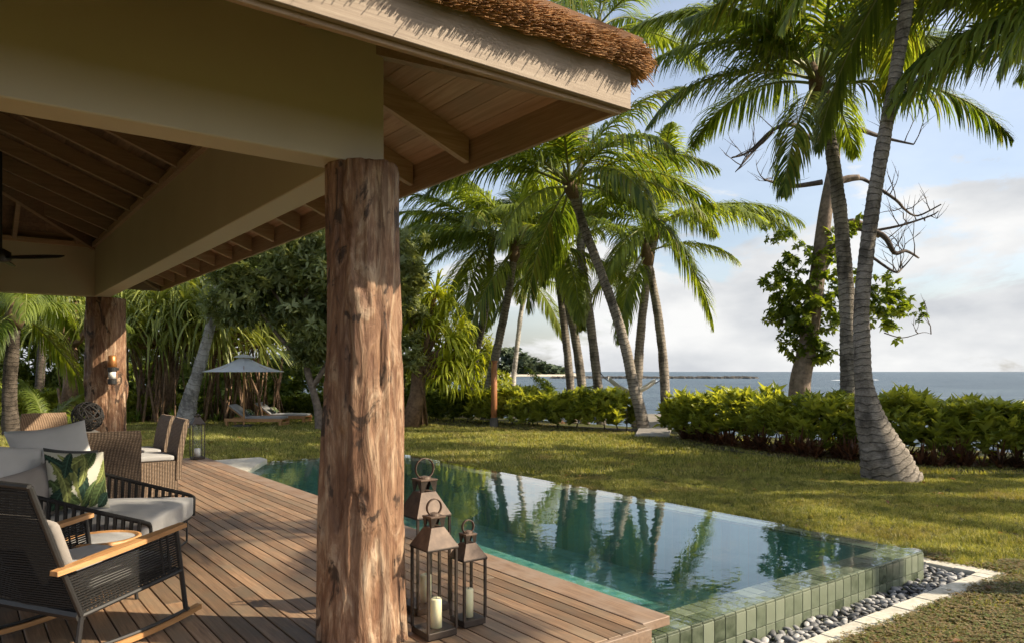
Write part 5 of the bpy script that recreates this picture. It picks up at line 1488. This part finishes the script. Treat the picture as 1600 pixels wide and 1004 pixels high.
# ------------------------------------------------------------------ lamp on the far column
lp = Vector((-6.47, 11.72, 0)); dirc = (Vector((0,0,0)) - lp); dirc.z = 0; dirc.normalize()
lpp = lp + dirc*0.345 + Vector((0.10, 0.0, 1.30))
wl = empty('wall_lamp', TR(lpp.x, lpp.y, lpp.z, 0), 'copper topped lamp hanging on the far log column', 'lamp')
m = MB(); m.lathe([(0.055, 0.27), (0.07, 0.28), (0.062, 0.44), (0.03, 0.455)], 18); m.build('hood', M['copper'], wl, True)
m = MB(); m.lathe([(0.052, 0.20), (0.066, 0.21), (0.066, 0.268)], 18); m.build('collar', M['metal'], wl)
m = MB(); m.lathe([(0.052, 0.092), (0.054, 0.198)], 18); m.build('glass_cylinder', M['opal'], wl, True)
m = MB(); m.lathe([(0.04, 0.0), (0.066, 0.01), (0.066, 0.088), (0.054, 0.09)], 18); m.build('foot', M['metal'], wl)
m = MB(); m.box(-0.02, 0.02, 0.05, 0.16, 0.22, 0.26); m.build('bracket', M['metal'], wl)

# ------------------------------------------------------------------ ceiling fan
fc = Vector((-5.98, 8.6, 2.83)); fan = empty('ceiling_fan', Matrix.Translation(fc), 'dark ceiling fan hanging under the pavilion roof at left', 'fan')
MB().lathe([(0.06, -0.06), (0.11, -0.03), (0.11, 0.06), (0.04, 0.10)], 20).build('motor', M['metal'], fan, True)
MB().tube([(0,0,0.09), (0,0,1.62)], 0.022, 8).build('down_rod', M['metal'], fan)
for k in range(3):
    a = R(-4 + 120*k); m_ = Matrix.Rotation(a, 4, 'Z') @ Matrix.Rotation(R(22), 4, 'X')
    vs = []; fs = []
    for i in range(9):
        u = i/8; r = 0.10 + 0.66*u; w = 0.035 + 0.05*math.sin(math.pi*min(1, u*0.85+0.1))
        for dy, dz in ((-w, -0.006), (w, -0.006), (w, 0.006), (-w, 0.006)): vs.append(m_ @ Vector((r, dy, dz)))
    for i in range(8):
        for j in range(4): fs.append((i*4+j, i*4+(j+1)%4, (i+1)*4+(j+1)%4, (i+1)*4+j))
    fs += [(3,2,1,0), (32,33,34,35)]
    b = MB(); b.add(vs, fs); b.build('blade', M['metal'], fan)

# ------------------------------------------------------------------ loungers and parasol
def lounger(x, y, rz, label):
    c = empty('sun_lounger', TR(x, y, ground_z(x, y), rz), label, 'sun lounger', 'sun loungers on the lawn')
    MB().box(-1.0, 1.0, -0.33, -0.29, 0.17, 0.27).build('side_rail', M['teak'], c); MB().box(-1.0, 1.0, 0.29, 0.33, 0.17, 0.27).build('side_rail', M['teak'], c)
    for a in (-0.93, 0.93):
        for b in (-0.29, 0.29): MB().box(a-0.04, a+0.04, b-0.035, b+0.035, 0, 0.169).build('leg', M['teak'], c)
    for k in range(14): MB().box(-0.30+0.093*k, -0.235+0.093*k, -0.288, 0.288, 0.235, 0.255).build('slat', M['teak'], c)
    MB().box(0.985, 1.01, -0.288, 0.288, 0.06, 0.10).build('slat', M['teak'], c); MB().box(0.985, 1.01, -0.288, 0.288, 0.12, 0.16).build('slat', M['teak'], c)
    obj('mattress', cushion(-0.33, 0.98, -0.28, 0.28, 0.258, 0.335, 0.03, 8), M['fab_grey'], c)
    o = obj('back_mattress', cushion(-0.72, 0.0, -0.28, 0.28, 0.0, 0.075, 0.03, 8), M['fab_grey'], c, (-0.30, 0, 0.262)); o.rotation_euler = (0, R(36), 0)
    o = obj('back_frame', MB().box(-0.74, 0.0, -0.285, 0.285, -0.03, -0.004).mesh('back_frame'), M['teak'], c, (-0.30, 0, 0.262)); o.rotation_euler = (0, R(36), 0)
    return c
l1 = gnd(402, 655, 24.8); l2 = gnd(440, 655, 26.4)
lounger(l1.x, l1.y, R(-6), 'nearer teak sun lounger with grey mattress on the lawn')
lounger(l2.x, l2.y, R(-6), 'farther teak sun lounger with grey mattress on the lawn')
for q, dx in ((l1, 'nearer'), (l2, 'farther')): pillow(q.x-0.25, q.y, LAWN+0.47, 0.40, 0.30, 0.12, M['leafprint'], 'small leaf printed pillow on the %s sun lounger' % dx, 0, 50, 0, leafprint, 6, 30)
ub = gnd(381, 655, 24.4)
um = empty('parasol', Matrix.Translation(ub), 'pale grey square parasol above the sun loungers', 'parasol')
EH = EYE - ub.z; TP = EH + 0.50; hwid = 1.02
MB().tube([(0,0,0), (0,0,TP)], 0.028, 10).build('pole', M['teak'], um)
MB().cbox(-0.3, 0.3, -0.3, 0.3, 0, 0.07, 0.01).build('foot', M['rock'], um)
a0 = R(20); cs = [Vector((math.cos(a0+k*math.pi/4)*1.30, math.sin(a0+k*math.pi/4)*1.30, EH)) for k in range(8)]
vs = []; fs = []; NR = 8
for k in range(8):
    for i in range(NR+1):
        u = i/NR; p = Vector((0,0,TP)).lerp(cs[k], 0.12+0.88*u); p.z -= 0.05*math.sin(u*math.pi); vs.append(tuple(p))
for k in range(8):
    j = (k+1) % 8
    for i in range(NR): fs.append((k*(NR+1)+i, k*(NR+1)+i+1, j*(NR+1)+i+1, j*(NR+1)+i))
m = MB(); m.add(vs, fs); o = m.build('canopy', M['fab_canopy'], um); sm = o.modifiers.new('solid', 'SOLIDIFY'); sm.thickness = 0.012
m = MB(); m.lathe([(0.36, TP-0.035), (0.30, TP+0.01), (0.06, TP+0.075), (0.01, TP+0.08)], 8); m.build('vent_cap', M['fab_canopy'], um)
for k in range(8): MB().tube([(0,0,TP-0.09), tuple(cs[k] - Vector((0,0,0.03)))], 0.012, 5).build('rib', M['teak'], um)

# ------------------------------------------------------------------ grass (instanced tufts)
def tuft(name, nb, h, spread, w, mat, seed):
    rr = random.Random(seed); V = []; F = []; Q = []
    for i in range(nb):
        a = rr.uniform(0, 6.283); r = spread*rr.random()**0.5; x, y = r*math.cos(a), r*math.sin(a)
        d = Vector((rr.gauss(0, 0.55), rr.gauss(0, 0.55), 1)).normalized(); hh = h*rr.uniform(0.55, 1.15); s = Vector((math.cos(a+1), math.sin(a+1), 0))
        p0 = Vector((x, y, -0.004)); p1 = p0 + d*hh*0.55; d2 = (d + Vector((d.x*0.8, d.y*0.8, -0.15))).normalized(); p2 = p1 + d2*hh*0.5
        o = len(V); V += [(p0 - s*w)[:], (p0 + s*w)[:], (p1 - s*w*0.8)[:], (p1 + s*w*0.8)[:], p2[:]]; F += [(o,o+1,o+3), (o,o+3,o+2), (o+2,o+3,o+4)]; Q += [rr.random()*0.35]*5
    me = arr_mesh(name, np.array(V), np.array(F), Q); me.materials.append(mat); return bpy.data.objects.new(name, me)
def clover_tuft(name, nb, spread, seed):
    rr = random.Random(seed); V = []; F = []; Q = []
    for i in range(nb):
        a = rr.uniform(0, 6.283); r = spread*rr.random()**0.5; c = Vector((r*math.cos(a), r*math.sin(a), rr.uniform(0.008, 0.04)))
        for k in range(3):
            b = rr.uniform(0, 0.5) + k*2.094 + i; dv = Vector((math.cos(b), math.sin(b), rr.uniform(-0.2, 0.5))); sv = Vector((-math.sin(b), math.cos(b), 0)); l = rr.uniform(0.010, 0.017)
            o = len(V); V += [c[:], (c + dv*l*0.6 - sv*l*0.45)[:], (c + dv*l)[:], (c + dv*l*0.6 + sv*l*0.45)[:]]; F += [(o,o+2,o+1), (o,o+3,o+2)]; Q += [rr.random()*0.5]*4
    me = arr_mesh(name, np.array(V), np.array(F), Q); me.materials.append(M['clover']); return bpy.data.objects.new(name, me)
def instance_on(name, P, S, src, label):
    me = bpy.data.meshes.new(name); me.vertices.add(len(P)); me.vertices.foreach_set('co', np.asarray(P, dtype=np.float32).ravel())
    a_ = me.attributes.new('scl', 'FLOAT', 'POINT'); a_.data.foreach_set('value', np.asarray(S, dtype=np.float32))
    r_ = me.attributes.new('yaw', 'FLOAT_VECTOR', 'POINT'); yy = np.zeros((len(P),3), dtype=np.float32); yy[:,2] = RNG.uniform(0, 6.283, len(P)); r_.data.foreach_set('vector', yy.ravel())
    o = obj(name, me); tag(o, label, 'grass', kind='stuff')
    ng = bpy.data.node_groups.new(name, 'GeometryNodeTree')
    ng.interface.new_socket('Geometry', in_out='INPUT', socket_type='NodeSocketGeometry'); ng.interface.new_socket('Geometry', in_out='OUTPUT', socket_type='NodeSocketGeometry')
    gi = ng.nodes.new('NodeGroupInput'); go = ng.nodes.new('NodeGroupOutput'); ip = ng.nodes.new('GeometryNodeInstanceOnPoints'); oi = ng.nodes.new('GeometryNodeObjectInfo'); oi.inputs[0].default_value = src; oi.inputs['As Instance'].default_value = True
    na = ng.nodes.new('GeometryNodeInputNamedAttribute'); na.data_type = 'FLOAT'; na.inputs[0].default_value = 'scl'
    nv = ng.nodes.new('GeometryNodeInputNamedAttribute'); nv.data_type = 'FLOAT_VECTOR'; nv.inputs[0].default_value = 'yaw'
    ng.links.new(gi.outputs[0], ip.inputs['Points']); ng.links.new(oi.outputs['Geometry'], ip.inputs['Instance']); ng.links.new(na.outputs[0], ip.inputs['Scale']); ng.links.new(nv.outputs[0], ip.inputs['Rotation']); ng.links.new(ip.outputs[0], go.inputs[0])
    md = o.modifiers.new('tufts', 'NODES'); md.node_group = ng
    return o
IM = np.array(PM.inverted())
def lawn_points(n, y0, y1, dens):
    Y = RNG.uniform(y0**(1/1.0), y1, n); X = RNG.uniform(-0.80, 0.80, n)*Y
    L = IM[:2,:2] @ np.stack([X, Y]) + IM[:2,3:4]
    inside = ((L[0] > DX0-0.1) & (L[0] < PX1+0.60) & (L[1] > -1.19) & (L[1] < DY1)) 
    s = 0.73*(X-9.5) + 0.68*(Y-13.6)
    keep = ~inside & (s < 1.5)
    X, Y = X[keep], Y[keep]
    Z = np.array([ground_z(x, y) for x, y in zip(X, Y)])
    return np.stack([X, Y, Z], 1)
near = lawn_points(66000, 4.2, 13.0, 1)
far_ = lawn_points(42000, 13.0, 30.0, 1)
patch = np.array([noise.noise(Vector((p[0]*0.45, p[1]*0.45, 7))) + 0.5*noise.noise(Vector((p[0]*1.7, p[1]*1.7, 2))) for p in near])
bias = np.clip((8.2 - near[:,1])/2.6, -0.75, 0.75)
cl_mask = patch + bias > 0.28
mixm = RNG.random(len(near)) < 0.40
cl_pts = near[cl_mask]; gr_pts = near[~cl_mask | mixm]
clump_n = np.array([noise.noise(Vector((p[0]*2.2, p[1]*2.2, 4))) for p in gr_pts])
instance_on('grass', gr_pts, RNG.uniform(0.7, 1.2, len(gr_pts))*(1 + 0.8*np.clip(clump_n, -0.5, 0.8)), tuft('grass_tuft', 16, 0.062, 0.05, 0.0028, M['grass'], 1), 'short green lawn grass near the pool')
instance_on('grass', far_, RNG.uniform(1.4, 2.3, len(far_)), tuft('grass_tuft', 14, 0.05, 0.06, 0.0040, M['grass'], 2), 'lawn grass farther off towards the hedges')
instance_on('ground_cover', cl_pts, RNG.uniform(0.9, 1.5, len(cl_pts)), clover_tuft('clover_tuft', 16, 0.06, 3), 'low rusty green ground cover beside the pool kerb')

# dry leaves lying on the lawn
n = 190
lp_ = np.concatenate([near[RNG.integers(0, len(near), 40)], far_[RNG.integers(0, len(far_), 150)]]); lp_[:,2] += 0.05
V, F, q = scatter(leaf_template(0.085, 0.035, 0.3, 0.1), lp_, rot_mats(n, 0.0, 0.5), RNG.uniform(0.6, 1.5, n))
tag(obj('fallen_leaves', arr_mesh('fallen_leaves', V, F, q), M['frond_dry']), 'dry brown leaves scattered on the lawn', 'leaves', kind='stuff')
